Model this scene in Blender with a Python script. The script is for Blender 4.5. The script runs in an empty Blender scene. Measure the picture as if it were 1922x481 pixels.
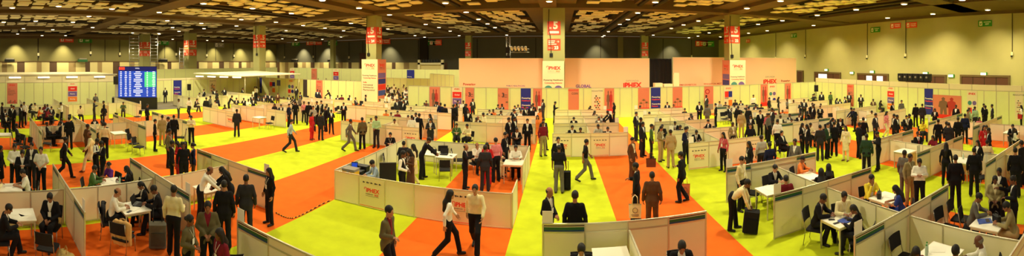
import bpy, math, random
import numpy as np
from mathutils import Vector, Matrix
random.seed(7)
SC = bpy.context.scene
COL = SC.collection
PI = math.pi
# ---------------------------------------------------------------- camera geometry of the place
F, CX, HY, CAMZ = 685.0, 1052.0, 115.0, 4.7
def at(px, py, h=0.0):
    """the point of the hall at height h that the photograph shows at (px, py)"""
    th = (px - CX) / F
    r = F * (CAMZ - h) / (py - HY)
    return (r * math.sin(th), r * math.cos(th))
def px_of(x, y): return CX + F * math.atan2(x, y)
def py_of(x, y, h): return HY + F * (CAMZ - h) / math.hypot(x, y)

def lin(c): return tuple(((v / 255) / 12.92 if v / 255 <= .04045 else ((v / 255 + .055) / 1.055) ** 2.4) for v in c)
# ---------------------------------------------------------------- materials
MATS = {}
def mat(name, rgb=None, rough=.6, metal=0.0, noise=0.0, nscale=20, objcol=False, emit=None, estr=0, bump=0.0, spec=.4, stretch=None):
    if name in MATS: return MATS[name]
    m = bpy.data.materials.new(name); m.use_nodes = True
    nt = m.node_tree; N = nt.nodes; L = nt.links
    b = N['Principled BSDF']
    b.inputs['Roughness'].default_value = rough; b.inputs['Metallic'].default_value = metal
    b.inputs['Specular IOR Level'].default_value = spec
    if objcol:
        oi = N.new('ShaderNodeObjectInfo'); src = oi.outputs['Color']
    else:
        rg = N.new('ShaderNodeRGB'); rg.outputs[0].default_value = (*lin(rgb), 1); src = rg.outputs[0]
    if noise or bump:
        tc = N.new('ShaderNodeTexCoord'); nz = N.new('ShaderNodeTexNoise'); nz.inputs['Scale'].default_value = nscale
        nz.inputs['Detail'].default_value = 3
        if stretch:
            mp = N.new('ShaderNodeMapping'); mp.inputs['Scale'].default_value = stretch
            L.new(tc.outputs['Object'], mp.inputs[0]); L.new(mp.outputs[0], nz.inputs['Vector'])
        else: L.new(tc.outputs['Object'], nz.inputs['Vector'])
    if noise:
        mr = N.new('ShaderNodeMapRange'); mr.inputs['From Min'].default_value = .3; mr.inputs['From Max'].default_value = .7
        mr.inputs['To Min'].default_value = 1 - noise; mr.inputs['To Max'].default_value = 1 + noise * .5
        L.new(nz.outputs['Fac'], mr.inputs['Value'])
        mx = N.new('ShaderNodeVectorMath'); mx.operation = 'SCALE'
        L.new(src, mx.inputs[0]); L.new(mr.outputs[0], mx.inputs['Scale']); src = mx.outputs[0]
    if bump:
        bp = N.new('ShaderNodeBump'); bp.inputs['Strength'].default_value = bump; bp.inputs['Distance'].default_value = .02
        L.new(nz.outputs['Fac'], bp.inputs['Height']); L.new(bp.outputs[0], b.inputs['Normal'])
    L.new(src, b.inputs['Base Color'])
    if emit:
        b.inputs['Emission Color'].default_value = (*lin(emit), 1); b.inputs['Emission Strength'].default_value = estr
    MATS[name] = m
    return m
# ---------------------------------------------------------------- mesh building
class MB:
    def __init__(s): s.v = []; s.f = []; s.m = []; s.mi = 0; s.sm = False; s.s = []
    def add(s, vs, fs, mi=None):
        b = len(s.v); s.v += [tuple(v) for v in vs]
        for f in fs:
            s.f.append(tuple(b + i for i in f)); s.m.append(s.mi if mi is None else mi); s.s.append(s.sm)
        return s
    def box(s, x0, x1, y0, y1, z0, z1, mi=None):
        v = [(x, y, z) for x in (x0, x1) for y in (y0, y1) for z in (z0, z1)]
        return s.add(v, [(0, 1, 3, 2), (4, 6, 7, 5), (0, 4, 5, 1), (2, 3, 7, 6), (0, 2, 6, 4), (1, 5, 7, 3)], mi)
    def boxc(s, c, d, mi=None): return s.box(c[0]-d[0]/2, c[0]+d[0]/2, c[1]-d[1]/2, c[1]+d[1]/2, c[2]-d[2]/2, c[2]+d[2]/2, mi)
    def rbox(s, x0, x1, y0, y1, z0, z1, r, mi=None):
        """box with rounded upright corners"""
        pts = []
        for cx, cy, a0 in ((x1-r, y1-r, 0), (x0+r, y1-r, 90), (x0+r, y0+r, 180), (x1-r, y0+r, 270)):
            for k in range(4):
                a = math.radians(a0 + k * 30); pts.append((cx + r*math.cos(a), cy + r*math.sin(a)))
        return s.prism(pts, z0, z1, mi)
    def prism(s, pts, z0, z1, mi=None):
        n = len(pts)
        v = [(x, y, z0) for x, y in pts] + [(x, y, z1) for x, y in pts]
        f = [tuple(range(n - 1, -1, -1)), tuple(range(n, 2*n))] + [(i, (i+1) % n, n + (i+1) % n, n + i) for i in range(n)]
        return s.add(v, f, mi)
    def tube(s, pts, r, n=8, mi=None, cap=True, closed=False):
        pts = [Vector(p) for p in pts]; rs = r if isinstance(r, (list, tuple)) else [r] * len(pts)
        vs = []; fs = []; m = len(pts); ref = None
        for i, p in enumerate(pts):
            if closed: d = pts[(i+1) % m] - pts[i-1]
            else: d = pts[min(i+1, m-1)] - pts[max(i-1, 0)]
            if d.length < 1e-9: d = Vector((0, 0, 1))
            d.normalize()
            if ref is None: ref = Vector((0, 0, 1)) if abs(d.z) < .9 else Vector((1, 0, 0))
            u = (ref - d * ref.dot(d)).normalized(); w = d.cross(u); ref = u
            for k in range(n):
                a = 2*PI*k/n; vs.append(p + (u*math.cos(a) + w*math.sin(a)) * rs[i])
        for i in range(m if closed else m - 1):
            j = (i+1) % m
            for k in range(n): fs.append((i*n+k, i*n+(k+1) % n, j*n+(k+1) % n, j*n+k))
        if cap and not closed: fs += [tuple(range(n-1, -1, -1)), tuple((m-1)*n + k for k in range(n))]
        sm = s.sm; s.sm = True; s.add(vs, fs, mi); s.sm = sm; return s
    def cyl(s, c, r, z0, z1, n=16, mi=None, r2=None):
        return s.tube([(c[0], c[1], z0), (c[0], c[1], z1)], [r, r if r2 is None else r2], n, mi)
    def disc(s, c, r, n=16, mi=None, ax='z'):
        v = []
        for k in range(n):
            a = 2*PI*k/n; x, y = r*math.cos(a), r*math.sin(a)
            v.append((c[0]+x, c[1]+y, c[2]) if ax == 'z' else (c[0]+x, c[1], c[2]+y))
        return s.add(v, [tuple(range(n))], mi)
    def mesh(s, name):
        me = bpy.data.meshes.new(name); me.from_pydata(s.v, [], s.f)
        me.polygons.foreach_set('material_index', s.m); me.polygons.foreach_set('use_smooth', s.s); me.update(); return me
def obj(name, me, mats=None, parent=None, loc=(0, 0, 0), rz=0.0, color=None, rot=None, scale=None):
    if isinstance(me, MB): me = me.mesh(name)
    if mats is not None and me is not None and len(me.materials) == 0:
        for m in (mats if isinstance(mats, (list, tuple)) else [mats]): me.materials.append(m)
    o = bpy.data.objects.new(name, me); COL.objects.link(o)
    if parent is not None: o.parent = parent
    o.location = loc; o.rotation_euler = rot if rot else (0, 0, rz)
    if scale: o.scale = scale
    if color: o.color = (*lin(color), 1)
    return o
def thing(o, label, cat, group=None):
    o['label'] = label; o['category'] = cat
    if group: o['group'] = group
    return o
def empty(name, loc=(0, 0, 0), rz=0.0): return obj(name, None, None, None, loc, rz)
def struct(name, me, mats, **k):
    o = obj(name, me, mats, **k); o['kind'] = 'structure'; return o
_CP = {}
def copy_tree(o, parent=None):
    c = o.copy(); COL.objects.link(c)
    if parent is not None: c.parent = parent
    for ch in list(o.children): copy_tree(ch, c)
    return c
# lettering turned into flat mesh
_TX = {}
def text_mesh(txt, size=1.0, bold=0.0, ext=0.002):
    key = (txt, bold, ext)
    if key not in _TX:
        cu = bpy.data.curves.new('lettering', 'FONT'); cu.body = txt; cu.size = 1; cu.align_x = 'CENTER'; cu.align_y = 'CENTER'
        cu.offset = bold; cu.extrude = ext; cu.resolution_u = 2
        o = bpy.data.objects.new('lettering', cu); COL.objects.link(o)
        dg = bpy.context.evaluated_depsgraph_get(); me = bpy.data.meshes.new_from_object(o.evaluated_get(dg))
        COL.objects.unlink(o); bpy.data.objects.remove(o)
        V = np.array([tuple(v.co) for v in me.vertices]); me.materials.clear()
        _TX[key] = (V, [tuple(p.vertices) for p in me.polygons])
        bpy.data.meshes.remove(me)
    return _TX[key]
def letters(mb, txt, cx, y, cz, size, mi, bold=0.0, sx=1.0, align='c', depth=.004):
    """standing lettering in the xz plane of mb, facing -y"""
    V, Fs = text_mesh(txt, 1, bold)
    w = V[:, 0].max() - V[:, 0].min()
    off = 0 if align == 'c' else (w/2*size*sx if align == 'l' else -w/2*size*sx)
    mid = (V[:, 0].max() + V[:, 0].min())/2
    vs = [(cx + off + (v[0]-mid)*size*sx, y - v[2]/.002*depth/2, cz + v[1]*size) for v in V]
    mb.add(vs, Fs, mi); return w*size*sx
# ---------------------------------------------------------------- shared materials
M = dict(
    lime=mat('carpet_lime', (206, 218, 40), .95, noise=.10, nscale=2.2, spec=.1),
    orange=mat('carpet_orange', (244, 112, 34), .95, noise=.08, nscale=2.2, spec=.1),
    concrete=mat('hall_floor', (120, 110, 90), .8, noise=.1, nscale=1),
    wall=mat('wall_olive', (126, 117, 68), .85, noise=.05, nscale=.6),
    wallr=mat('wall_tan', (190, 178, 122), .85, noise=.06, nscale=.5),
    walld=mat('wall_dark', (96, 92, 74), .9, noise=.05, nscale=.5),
    ceil=mat('ceiling_brown', (110, 78, 50), .85, noise=.1, nscale=.4),
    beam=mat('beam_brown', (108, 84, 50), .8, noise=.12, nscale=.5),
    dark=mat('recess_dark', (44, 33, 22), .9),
    cpanel=mat('acoustic_panel', (255, 242, 208), .7, noise=.06, nscale=.8),
    panel=mat('booth_panel', (246, 236, 196), .55, noise=.03, nscale=1.5),
    panel_bounce=mat('tall_panel', (234, 236, 158), .55, noise=.03, nscale=1.5),  # greener than the low panels: greenish bounce light is put into the colour
    alu=mat('aluminium', (214, 206, 176), .35, .5),
    cream=mat('cream_board', (240, 226, 176), .6, noise=.03, nscale=1),
    pink=mat('pink_board', (255, 206, 160), .7, noise=.03, nscale=.3),
    white=mat('white_laminate', (252, 246, 226), .4),
    paper=mat('paper', (255, 250, 232), .6),
    red=mat('print_red', (232, 44, 30), .55), redw=mat('print_orange_red', (246, 76, 40), .55),
    org=mat('print_orange', (250, 130, 40), .55), navy=mat('print_navy', (36, 44, 140), .5),
    blue=mat('print_blue', (60, 84, 170), .5), purple=mat('print_purple', (120, 92, 160), .5),
    teal=mat('print_teal', (70, 140, 130), .5), ink=mat('print_ink', (60, 50, 50), .6), grey=mat('print_grey', (150, 140, 120), .6),
    green=mat('print_green', (60, 150, 40), .55), dgreen=mat('sticker_green', (44, 98, 52), .5), ltext=mat('print_cream', (255, 244, 214), .5),
    salmon=mat('print_salmon', (226, 128, 96), .6), dredp=mat('print_dark_red', (190, 50, 44), .6), brownp=mat('print_brown', (130, 92, 70), .6),
    black=mat('black_plastic', (26, 24, 24), .5), blackf=mat('black_fabric', (30, 26, 28), .9, noise=.2, nscale=30),
    steel=mat('steel', (180, 176, 168), .3, .9), yellow=mat('hazard_yellow', (240, 190, 30), .6),
    cloth=mat('cloth', objcol=True, rough=.85, noise=.12, nscale=9, spec=.2), skin=mat('skin', objcol=True, rough=.55, spec=.35),
    hair=mat('hair', objcol=True, rough=.6, noise=.25, nscale=60), shoe=mat('shoe_leather', objcol=True, rough=.4),
    plain=mat('plain_colour', objcol=True, rough=.6),
    lip=mat('lip', (140, 60, 50), .5), eye=mat('eye', (30, 20, 16), .3),
    dbrown=mat('sticker_brown', (84, 52, 40), .5), dblue=mat('sticker_blue', (40, 72, 110), .5), dadom=mat('dado_tan', (166, 138, 88), .6), dadol=mat('dado_cream', (226, 208, 140), .6), dadod=mat('dado_brown', (92, 66, 44), .6),
    door=mat('door_brown', (92, 52, 36), .6),
    lamp=mat('lamp_glow', (255, 240, 200), .5, emit=(255, 238, 196), estr=14),
    tube=mat('tube_glow', (255, 250, 230), .5, emit=(255, 252, 226), estr=5),
    leaf=mat('leaf', (70, 110, 50), .7, noise=.2), day=mat('daylight_pane', (255, 250, 230), .5, emit=(255, 246, 220), estr=1.6),
    canopy=mat('canopy_white', (250, 240, 200), .6),
)
for _t, _b in [('iPHEX', .03), ('EXHIBITION', 0.0), ('2025', .02), ('Powering', .02), ('Healthcare', .02), ('Connecting', .02), ('Nations', .02), ('iPHEX', .02), ('Global', .02), ('Pharma', .02), ('Meeting', .02),
               ('REGULATORS', .02), ('REGULATORY', .02), ('CON', .03), ('3', .03), ('L', 0.0), ('India', .02), ('International', .02), ('Exhibition for', .02), ('Powering', .03), ('Pharmaceutical', .02), ('Powering', .03),
               ('PUBLIC', .02), ('HEALTHCARE', .02), ('GLOBAL', .04), ('iPHEX', .05), ('EXPO', .0), ('INDIA', 0.0), ('PHARMA', .01), ('EXHIBITION', .01), ('REGULATORS', .01), ('MEET', .01), ('Powering Healthcare', .02), ('Connecting Nations', .02),
               ('5', .05), ('H', .04), ('HALL', 0.0), ('→', 0.0), ('23', .05), ('24', .05), ('22', .05), ('25', .05), ('26', .05), ('14', .05), ('13', .05), ('EXIT', .03), ('TOILETS', .02), ('HALL 5', .03)]:
    text_mesh(_t, 1, _b)
# ================================================================ the hall
XL, XR, YB, ZC = -72.0, 33.8, 73.0, 9.7
Y0 = -9.0
# floor: one slab, carpet rolls laid in strips along the depth of the hall
edges = [XL, -31.3, -28.3, -25.3, -22.3, -19.3, -16.3, -13.2, -10.1, -7.2, -4.2, -1.33, 1.64, 4.44, 7.25, 10.0, 12.8, 15.6, 18.5, 21.4, XR]
cols = [2, 1, 0, 1, 0, 1, 0, 1, 0, 1, 0][::-1]
fb = MB()
k0 = edges.index(-1.33)
for i in range(len(edges) - 1):
    x0, x1 = edges[i], edges[i+1]
    lime = (i - k0) % 2 == 0
    if i == 0 or i == len(edges) - 2: fb.box(x0, x1, Y0, YB, -.2, 0, 0 if i else 2); continue
    fb.box(x0, x1, Y0, 44, -.2, 0, 0 if lime else 1); fb.box(x0, x1, 44, YB, -.2, 0, 2)
struct('floor', fb, [M['lime'], M['orange'], M['concrete']])
# walls
def wall(name, x0, x1, y0, y1, m, z0=0, z1=ZC): return struct(name, MB().box(x0, x1, y0, y1, z0, z1), m)
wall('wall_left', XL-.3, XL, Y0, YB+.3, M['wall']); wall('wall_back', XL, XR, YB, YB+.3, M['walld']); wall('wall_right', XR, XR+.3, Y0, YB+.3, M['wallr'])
# dado of alternate cream and brown boards along the left wall and the left part of the back wall
db = MB(); y = Y0; k = 0; rr = random.Random(3)
while y < YB - 1:
    w = rr.choice((1.6, 2.0, 2.4)) if k % 2 == 0 else rr.choice((1.0, 1.5)); db.box(XL, XL+.12, y, min(y+w, YB), 0, 4.55, 0 if k % 2 == 0 else 1 + (k % 4 == 3)); y += w; k += 1
x = XL + .12
while x < -24:
    w = rr.choice((1.6, 2.0)) if k % 2 == 0 else rr.choice((.9, 1.3)); db.box(x, x+w, YB-.12, YB, 0, 4.4, 0 if k % 2 == 0 else 1 + (k % 4 == 3)); x += w; k += 1
struct('trim_1', db, [M['dadol'], M['dadod'], M['dadom']])
struct('trim_2', MB().box(XL, XL+.2, Y0, YB, 4.55, 4.75).box(XL, XR, YB-.2, YB, ZC-.35, ZC).box(XR-.2, XR, Y0, YB, ZC-.3, ZC).box(XL, XL+.25, Y0, YB, ZC-.5, ZC), M['beam'])
# vertical joints in the wall cladding
jb = MB()
for px in (141, 286, 560, 600, 688):
    pass
for yy in (10, 24, 38, 52, 66): jb.box(XL, XL+.05, yy, yy+.12, 4.7, ZC-.5)
for xx in (-58, -44, -30, -17, -5, 8, 21): jb.box(xx, xx+.12, YB-.05, YB, 4.4, ZC-.35)
struct('trim_3', jb, M['dark'])
# back-wall pilasters
for x0, x1 in ((-29.5, -27.6), (11.5, 12.6)): struct('trim_4', MB().box(x0, x1, YB-.5, YB-.05, 0, ZC), M['dark'] if x0 < 0 else M['wall'])
# ceiling slab with soffits and recesses
LINES = [-1.1 + 18.3 * k for k in range(-4, 3)]
ZT = 10.75
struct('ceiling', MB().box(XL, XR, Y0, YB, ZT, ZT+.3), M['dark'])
bm_ = MB()
def soffit(x0, x1, y0, y1, z0, mi=0):
    x0, x1 = max(x0, XL), min(x1, XR)
    if x1 > x0: bm_.box(x0, x1, y0, y1, z0, ZT, mi)
for c in LINES:
    soffit(c-2.5, c+2.5, Y0, YB, ZC+.25)          # flat soffit along a column line
    soffit(c-.75, c+.75, Y0, YB, ZC-.1)           # main beam
    soffit(c+7.9, c+10.4, Y0, YB, ZC+.3)
    for dx in (8.2, 9.7): soffit(c+dx, c+dx+.35, Y0, YB, ZC+.12, 1)
for y0, y1, z in ((33.2, 34.9, ZC-.12), (15, 17.2, ZC+.0), (64.5, 73, ZC+.05), (50, 51.2, ZC+.35), (-9, -5, ZC)): soffit(XL, XR, y0, y1, z)
soffit(XR-6, XR, Y0, YB, ZC)
soffit(XL, XL+4, Y0, YB, ZC)
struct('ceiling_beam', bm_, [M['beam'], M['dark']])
# floating acoustic boards in the recesses
slots = []
rr = random.Random(11)
for c in LINES:
    for a, b in ((c-7.7, c-2.7), (c+2.7, c+7.7)):
        if b > XR - 5.5 or a < XL + 4: continue
        for (ya, yb_) in ((-4.6, 14.4), (17.8, 32.6), (35.6, 49.5), (51.8, 64)):
            ny = int((yb_ - ya) / 1.42)
            for j in range(ny):
                off = .5 if j % 2 else 0
                for i in range(5):
                    if rr.random() < .06: continue
                    x = a + .72 + off + i * 1.16; y = ya + .8 + j * 1.42
                    if math.hypot(x - 29.5*math.tan((272-CX)/F), y - 29.5) < 2.2: continue
                    if x > b - .75 or y > yb_ - .8: continue
                    slots.append((x, y, ZC + (.05, .22, .4)[(i + 2 * j) % 3], rr.choice((1.0, 1.0, .85)), rr.choice((1, .9, 1.0))))
def slot_key(s):
    r = math.hypot(s[0], s[1]); py = HY - F * (s[2] - CAMZ) / r; px = px_of(s[0], s[1])
    return (py < -3 or px < -10 or px > 1940, r)
slots.sort(key=slot_key)
def board(w, d, t=.09):      # a board with chamfered corners
    c = .05
    return [(-w+c, -d), (w-c, -d), (w, -d+c), (w, d-c), (w-c, d), (-w+c, d), (-w, d-c), (-w, -d+c)]
bmesh_ = MB().prism(board(.54, .56), 0, .09).mesh('acoustic_board')
bmesh_.materials.append(M['cpanel'])
for s in slots[:300]:
    o = obj('acoustic_board', bmesh_, None, loc=(s[0], s[1], s[2]), scale=(s[3], s[4], 1))
    thing(o, 'flat tan wooden board hung level under the dark ceiling recess', 'ceiling panel', 'hanging ceiling boards')
sb = MB()
for s in slots[300:]:
    if slot_key(s)[0]: continue
    sb.prism([(s[0] + x*s[3], s[1] + y*s[4]) for x, y in board(.54, .56)], s[2], s[2]+.09)
o = obj('acoustic_boards', sb, M['cpanel']); o['kind'] = 'stuff'; thing(o, 'mass of smaller tan boards hung under the distant ceiling', 'ceiling panels')
# columns
def column(name, px, dist, w, d=None, py=None):
    X, Y = dist * math.tan((px - CX) / F), dist
    d = d or w
    struct(name, MB().rbox(X-w/2, X+w/2, Y-d/2, Y+d/2, 0, ZC+.3, .04), M['colm'] if 'colm' in M else M['wall'])
    return X, Y
M['colm'] = mat('column_green_grey', (170, 166, 104), .8, noise=.05, nscale=.7)
COLS = {}
COLS[1040] = column('column_1', 1040, 34, 2.0, 1.3)
COLS[705] = column('column_2', 702, 34.5, 1.25)
COLS[1375] = column('column_3', 1374, 34.5, 1.25)
COLS[480] = column('column_4', 487, 34.5, 1.25)
COLS[355] = column('column_5', 357, 34.0, 1.7)
COLS[273] = column('column_6', 272, 29.5, 1.6)
COLS[880] = column('column_7', 880, 70, 1.2)
COLS[1209] = column('column_8', 1209, 70, 1.4)
COLS[625] = column('column_9', 625, 70, 1.0)
# ---------------------------------------------------------------- lamps
def spot(loc, power, ang=150, blend=.6, size=.16, col=(1, .9, .58), aim=None, name='lamp'):
    l = bpy.data.lights.new(name, 'SPOT'); l.energy = power; l.spot_size = math.radians(ang); l.spot_blend = blend
    l.shadow_soft_size = size; l.color = col
    o = bpy.data.objects.new(name, l); COL.objects.link(o); o.location = loc
    if aim:
        o.rotation_euler = (Vector(aim) - Vector(loc)).to_track_quat('-Z', 'Y').to_euler()
    return o
dl = MB().cyl((0, 0), .30, .02, .16, 20, 0).disc((0, 0, .01), .24, 20, 1).mesh('ceiling_downlight')
dl.materials.append(M['white']); dl.materials.append(M['lamp'])
def downlight(x, y, z, power=0, far=False):
    o = obj('ceiling_downlight', dl, None, loc=(x, y, z - .17))
    thing(o, 'round bright downlight set in the brown ceiling soffit', 'ceiling light', 'ceiling downlights')
    if power: spot((x, y, z - .32), power)
DL = [(23,15),(110,12),(210,17),(7,42),(67,40),(44,54),(167,31),(174,52),(137,42),(33,64),(79,67),(99,56),(123,67),
 (299,23.5),(314,39),(378,44),(336,59),(383,54),(453,37),(474,16),(444,49),(382,7),(324,52),(249,62),(299,64),(389,76),(418,77),(324,74),(298,63),
 (547,25.5),(518,42),(569,48),(610,53),(537,57.5),(659,44),(645,58),(605,1),(674,15.5),(530,73),(555,75),(605,74),(640,69.5),
 (836,6),(875,23),(898,36.5),(915,45),(929,52),(731,28),(728,54.5),(799,46),(824,52),(845,58.5),(862,67),(876,69.5),(797,70),(779,67),
 (1031,3),(1197,24.5),(1163.5,46),(1178.5,37),(1142,59.5),(1134,67),(1128.5,70.5),(951,66),
 (1230,4.5),(1311,39.5),(1283,47),(1260,53.5),(1226,66),(1293,71),(1310,68),(1331,62),(1352,69.5),(1402,16),(1423,46),(1405,62.5),(1440,58),
 (1465,2),(1534,29),(1607,18.5),(1468.5,39),(1527,48),(1666,34),(1697,8),(1751,26.5),(1854,19),(1806,0)]
lit = 0
for k, (px, py) in enumerate(DL):
    x, y = at(px, py, ZC - .15)
    x = min(max(x, XL + 1.0), XR - .6); y = min(y, YB - 1.0)
    far = math.hypot(x, y) > 55
    downlight(x, y, ZC - (.0 if not far else 0), 0)
# working lamps: the hall's own grid of ceiling lights
for X in (-66, -54, -42, -30.5, -20.5, -11, -1.1, 8, 17.2, 26):
    for Y in (-2, 9.5, 21, 29.2, 47, 60):
        near = X > -34 and Y < 40
        p = 800 if Y < 0 else (2450 if Y < 15 else 2650) if near else 2500
        spot((X, Y, ZC - .35), p, ang=158, blend=.5, size=.3)
        if math.hypot(X, Y) < 29: downlight(X, Y, ZC - .12)
# wall washers
for px, K in ((30, 1), (120, 1), (318, .9), (405, .8), (455, 1), (517, 1.2)):
    th = (px - CX) / F; Y = (XL + .9) / math.tan(th); spot((XL+2.2, min(Y, 70), ZC-.3), 4600*K, ang=74, blend=1.0, size=.1, col=(1, .9, .55), aim=(XL+.2, min(Y, 70), 4.2))
for px, K in ((566, 1.2), (612, 1.2), (729, .8), (1120, .5), (1260, .5)):
    th = (px - CX) / F; X = (YB - .9) * math.tan(th); spot((X, YB-2.2, ZC-.3), 4500*K, ang=74, blend=1.0, size=.1, col=(1, .9, .55), aim=(X, YB-.2, 4.2))
for px, K in ((1405, 1), (1470, .8), (1560, 1.2), (1655, .7), (1770, 1.2), (1870, 1.0), (1921, .8)):
    th = (px - CX) / F; Y = (XR - .9) / math.tan(th); spot((XR-4.2, Y, ZC-.3), 1500*K, ang=84, blend=1.0, size=.1, col=(1, .88, .45), aim=(XR-.2, Y, 3.0))
# world: dim warm ambient fill, added through the hall's open side behind the camera
w = bpy.data.worlds.new('World'); SC.world = w; w.use_nodes = True
w.node_tree.nodes['Background'].inputs[0].default_value = (1, .86, .62, 1); w.node_tree.nodes['Background'].inputs[1].default_value = .3
# camera
cd = bpy.data.cameras.new('Camera'); cd.type = 'PANO'; cd.panorama_type = 'CENTRAL_CYLINDRICAL'
cd.central_cylindrical_radius = 1.0
cd.central_cylindrical_range_u_min = (0 - CX) / F; cd.central_cylindrical_range_u_max = (1922 - CX) / F
cd.central_cylindrical_range_v_min = (HY - 481) / F; cd.central_cylindrical_range_v_max = HY / F
cd.clip_end = 300; cd.clip_start = .05
co = bpy.data.objects.new('Camera', cd); COL.objects.link(co); co.location = (0, 0, CAMZ); co.rotation_euler = (PI/2, 0, 0)
SC.camera = co
SC.view_settings.view_transform = 'Standard'; SC.view_settings.look = 'None'; SC.view_settings.gamma = 1; SC.view_settings.use_curve_mapping = False
SC.view_settings.exposure = -0.2
SC.cycles.use_denoising = True; SC.cycles.max_bounces = 9; SC.cycles.diffuse_bounces = 6; SC.cycles.glossy_bounces = 2; SC.cycles.sample_clamp_indirect = 4
# ================================================================ low booth partitions
ORD = ['first', 'second', 'third', 'fourth', 'fifth', 'sixth', 'seventh', 'eighth', 'ninth', 'tenth', 'eleventh', 'twelfth', 'thirteenth', 'fourteenth', 'fifteenth', 'sixteenth']
WALLS = []      # (x0, y0, x1, y1) of every low partition, for keeping people clear of them
_MC = {}
def cached(key, fn, mats):
    if key not in _MC:
        me = fn().mesh(key[0]);
        for m in mats: me.materials.append(m)
        _MC[key] = me
    return _MC[key]
def logo(mb, cx, y, cz, s, ired, iink, iorg=None):
    """the show's red wordmark with its little sunburst and the lines under it; faces -y; s = letter height"""
    letters(mb, 'iPHEX', cx + .15*s, y, cz, s*1.25, ired, bold=.03)
    for k in range(6):
        a = math.radians(35 + k*36); c, q = math.cos(a), math.sin(a)
        x, z = cx - 1.75*s, cz + .35*s
        mb.add([(x + c*.16*s - q*.07*s, y-.004, z + q*.16*s + c*.07*s), (x + c*.16*s + q*.07*s, y-.004, z + q*.16*s - c*.07*s), (x + c*.48*s, y-.004, z + q*.48*s)], [(0, 1, 2)], ired)
    letters(mb, 'EXHIBITION', cx - .75*s, y, cz - .82*s, s*.34, iink)
    letters(mb, '2025', cx + 1.05*s, y, cz - .86*s, s*.55, iorg if iorg is not None else ired, bold=.02)
    mb.box(cx-1.7*s, cx+1.7*s, y-.003, y, cz-1.27*s, cz-1.22*s, iink)
def poster_mesh(w):
    m = MB(); m.box(-w/2, w/2, -.006, .006, .03, .93, 0)
    for k, x in enumerate((-.33, -.18, -.02, .14, .31)):
        m.box(x*w-.025*w, x*w+.02*w, -.009, -.006, .79, .84, 2); m.box(x*w+.025*w, x*w+(.06 + .03*(k % 2))*w, -.009, -.006, .80, .825, 2)
    logo(m, .02*w, -.008, .57, .155*w, 1, 2); m.box(-w/2+.02, w/2-.02, -.009, -.006, .06, .075, 1)
    return m
def partition(x0, y0, x1, y1, label, header=False, stick=(), posters=(), h=1.0, card=None, group=None, flip=False):
    """a run of shell-scheme panels between two points; stick: panel indices with the striped name strip"""
    L = math.hypot(x1-x0, y1-y0); n = max(1, round(L / .97)); w = L / n
    r = empty('booth_divider', (x0, y0, 0), math.atan2(y1-y0, x1-x0)); thing(r, label, 'booth divider', group)
    WALLS.append((x0, y0, x1, y1))
    H = h + (.17 if header else 0)
    wk = round(w, 3)
    pm = cached(('panel', wk, h), lambda: MB().box(.02, w-.02, -.005, .005, .04, h-.03), [M['panel']])
    po = cached(('post', H), lambda: MB().rbox(-.02, .02, -.02, .02, 0, H, .008), [M['alu']])
    for i in range(n): obj('panel', pm, None, r, (i*w, 0, 0))
    for i in range(n+1): obj('post', po, None, r, (min(max(i*w, .02), L-.02), 0, 0))
    rl = cached(('rail', round(L, 2), H, header), lambda: (MB().box(.0, L, -.017, .017, H-.03, H+.006)), [M['alu']])
    obj('top_rail', rl, None, r)
    obj('bottom_rail', cached(('bottom_rail', round(L, 2)), lambda: MB().box(.0, L, -.014, .014, .015, .045), [M['alu']]), None, r)
    if header:
        obj('middle_rail', cached(('middle_rail', round(L, 2), h), lambda: MB().box(0, L, -.015, .015, h-.035, h), [M['alu']]), None, r)
        hm = cached(('name_board', wk, h), lambda: MB().box(.02, w-.02, -.006, .006, h, H-.03), [M['cream']])
        for i in range(n): obj('name_board', hm, None, r, (i*w, 0, 0))
        sg = -1 if not flip else 1
        def sm():
            m = MB()
            for k, (a, b, mi) in enumerate(((.0, .035, 3), (.035, .095, 2), (.095, .11, 1), (.11, .138, 0))): m.box(.02, w-.02, -.009, .009, h+a, h+b, mi)
            return m
        st = cached(('striped_strip', wk, h), sm, [M['dbrown'], M['cream'], M['dgreen'], M['dblue']])
        for i in stick: obj('striped_strip', st, None, r, (i % n * w, 0, 0))
    for i, side in posters:
        pk = cached(('poster', wk), lambda: poster_mesh(w-.06), [M['cream'], M['red'], M['ink']])
        o = obj('poster', pk, None, r, ((i+.5)*w, -.014 if side < 0 else .014, 0), 0 if side < 0 else PI); o['label'] = 'cream poster with the red show wordmark'
    if card is not None:
        q = (card*L, 0, H); mm = cached(('number_card',), lambda: MB().box(-.115, .115, -.003, .003, 0, .27), [M['paper'], M['grey']])
        x = .12 if card < .5 else L - .12
        obj('number_card', mm, None, r, (x, 0, H+.004))
    return r
def hwall(x0, x1, y, label, **k): return partition(x0, y, x1, y, label, **k)
def vwall(x, y0, y1, label, **k): return partition(x, y0, x, y1, label, **k)
def block(where, X0, X1, rows, spine=None, front=None, header=True, strips=True):
    """rows of back-to-back booths: a partition across the block at each y, and one down its middle"""
    for k, y in enumerate(rows):
        n = max(1, round((X1-X0)/.97)); posters = [(i, -1) for i in (front or ())] if k == 0 else ()
        hwall(X0, X1, y, f"cream cross divider {where}, {ORD[k]} row back", header=header, stick=() if posters or not strips else (0, n-1), posters=posters, card=1.0 if X0 < 0 else 0.0)
    if spine is None: return
    for k in range(len(rows)-1):
        vwall(spine, rows[k]+.05, rows[k+1]-.05, f"lengthwise divider {where}, after {ORD[k]} row")
block('at the front left beside the orange aisle', -12.35, -8.2, [2.25, 5.1, 8.0], -10.3)
vwall(-10.3, -.7, 2.2, 'cream lengthwise partition nearest the front left, ahead of the first row')
hwall(-6.3, -3.3, 5.15, 'striped low partition at the foot of the lime carpet', header=True, stick=(0,), card=0.0)
block('left of the wide lime aisle', -23.1, -17.85, [2.7, 5.5, 8.3, 11.2], -20.5)
block('along the strip-lit left partition', -33.6, -27.2, [3.0, 6.2, 9.4, 12.2], -30.4, strips=False)
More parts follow.
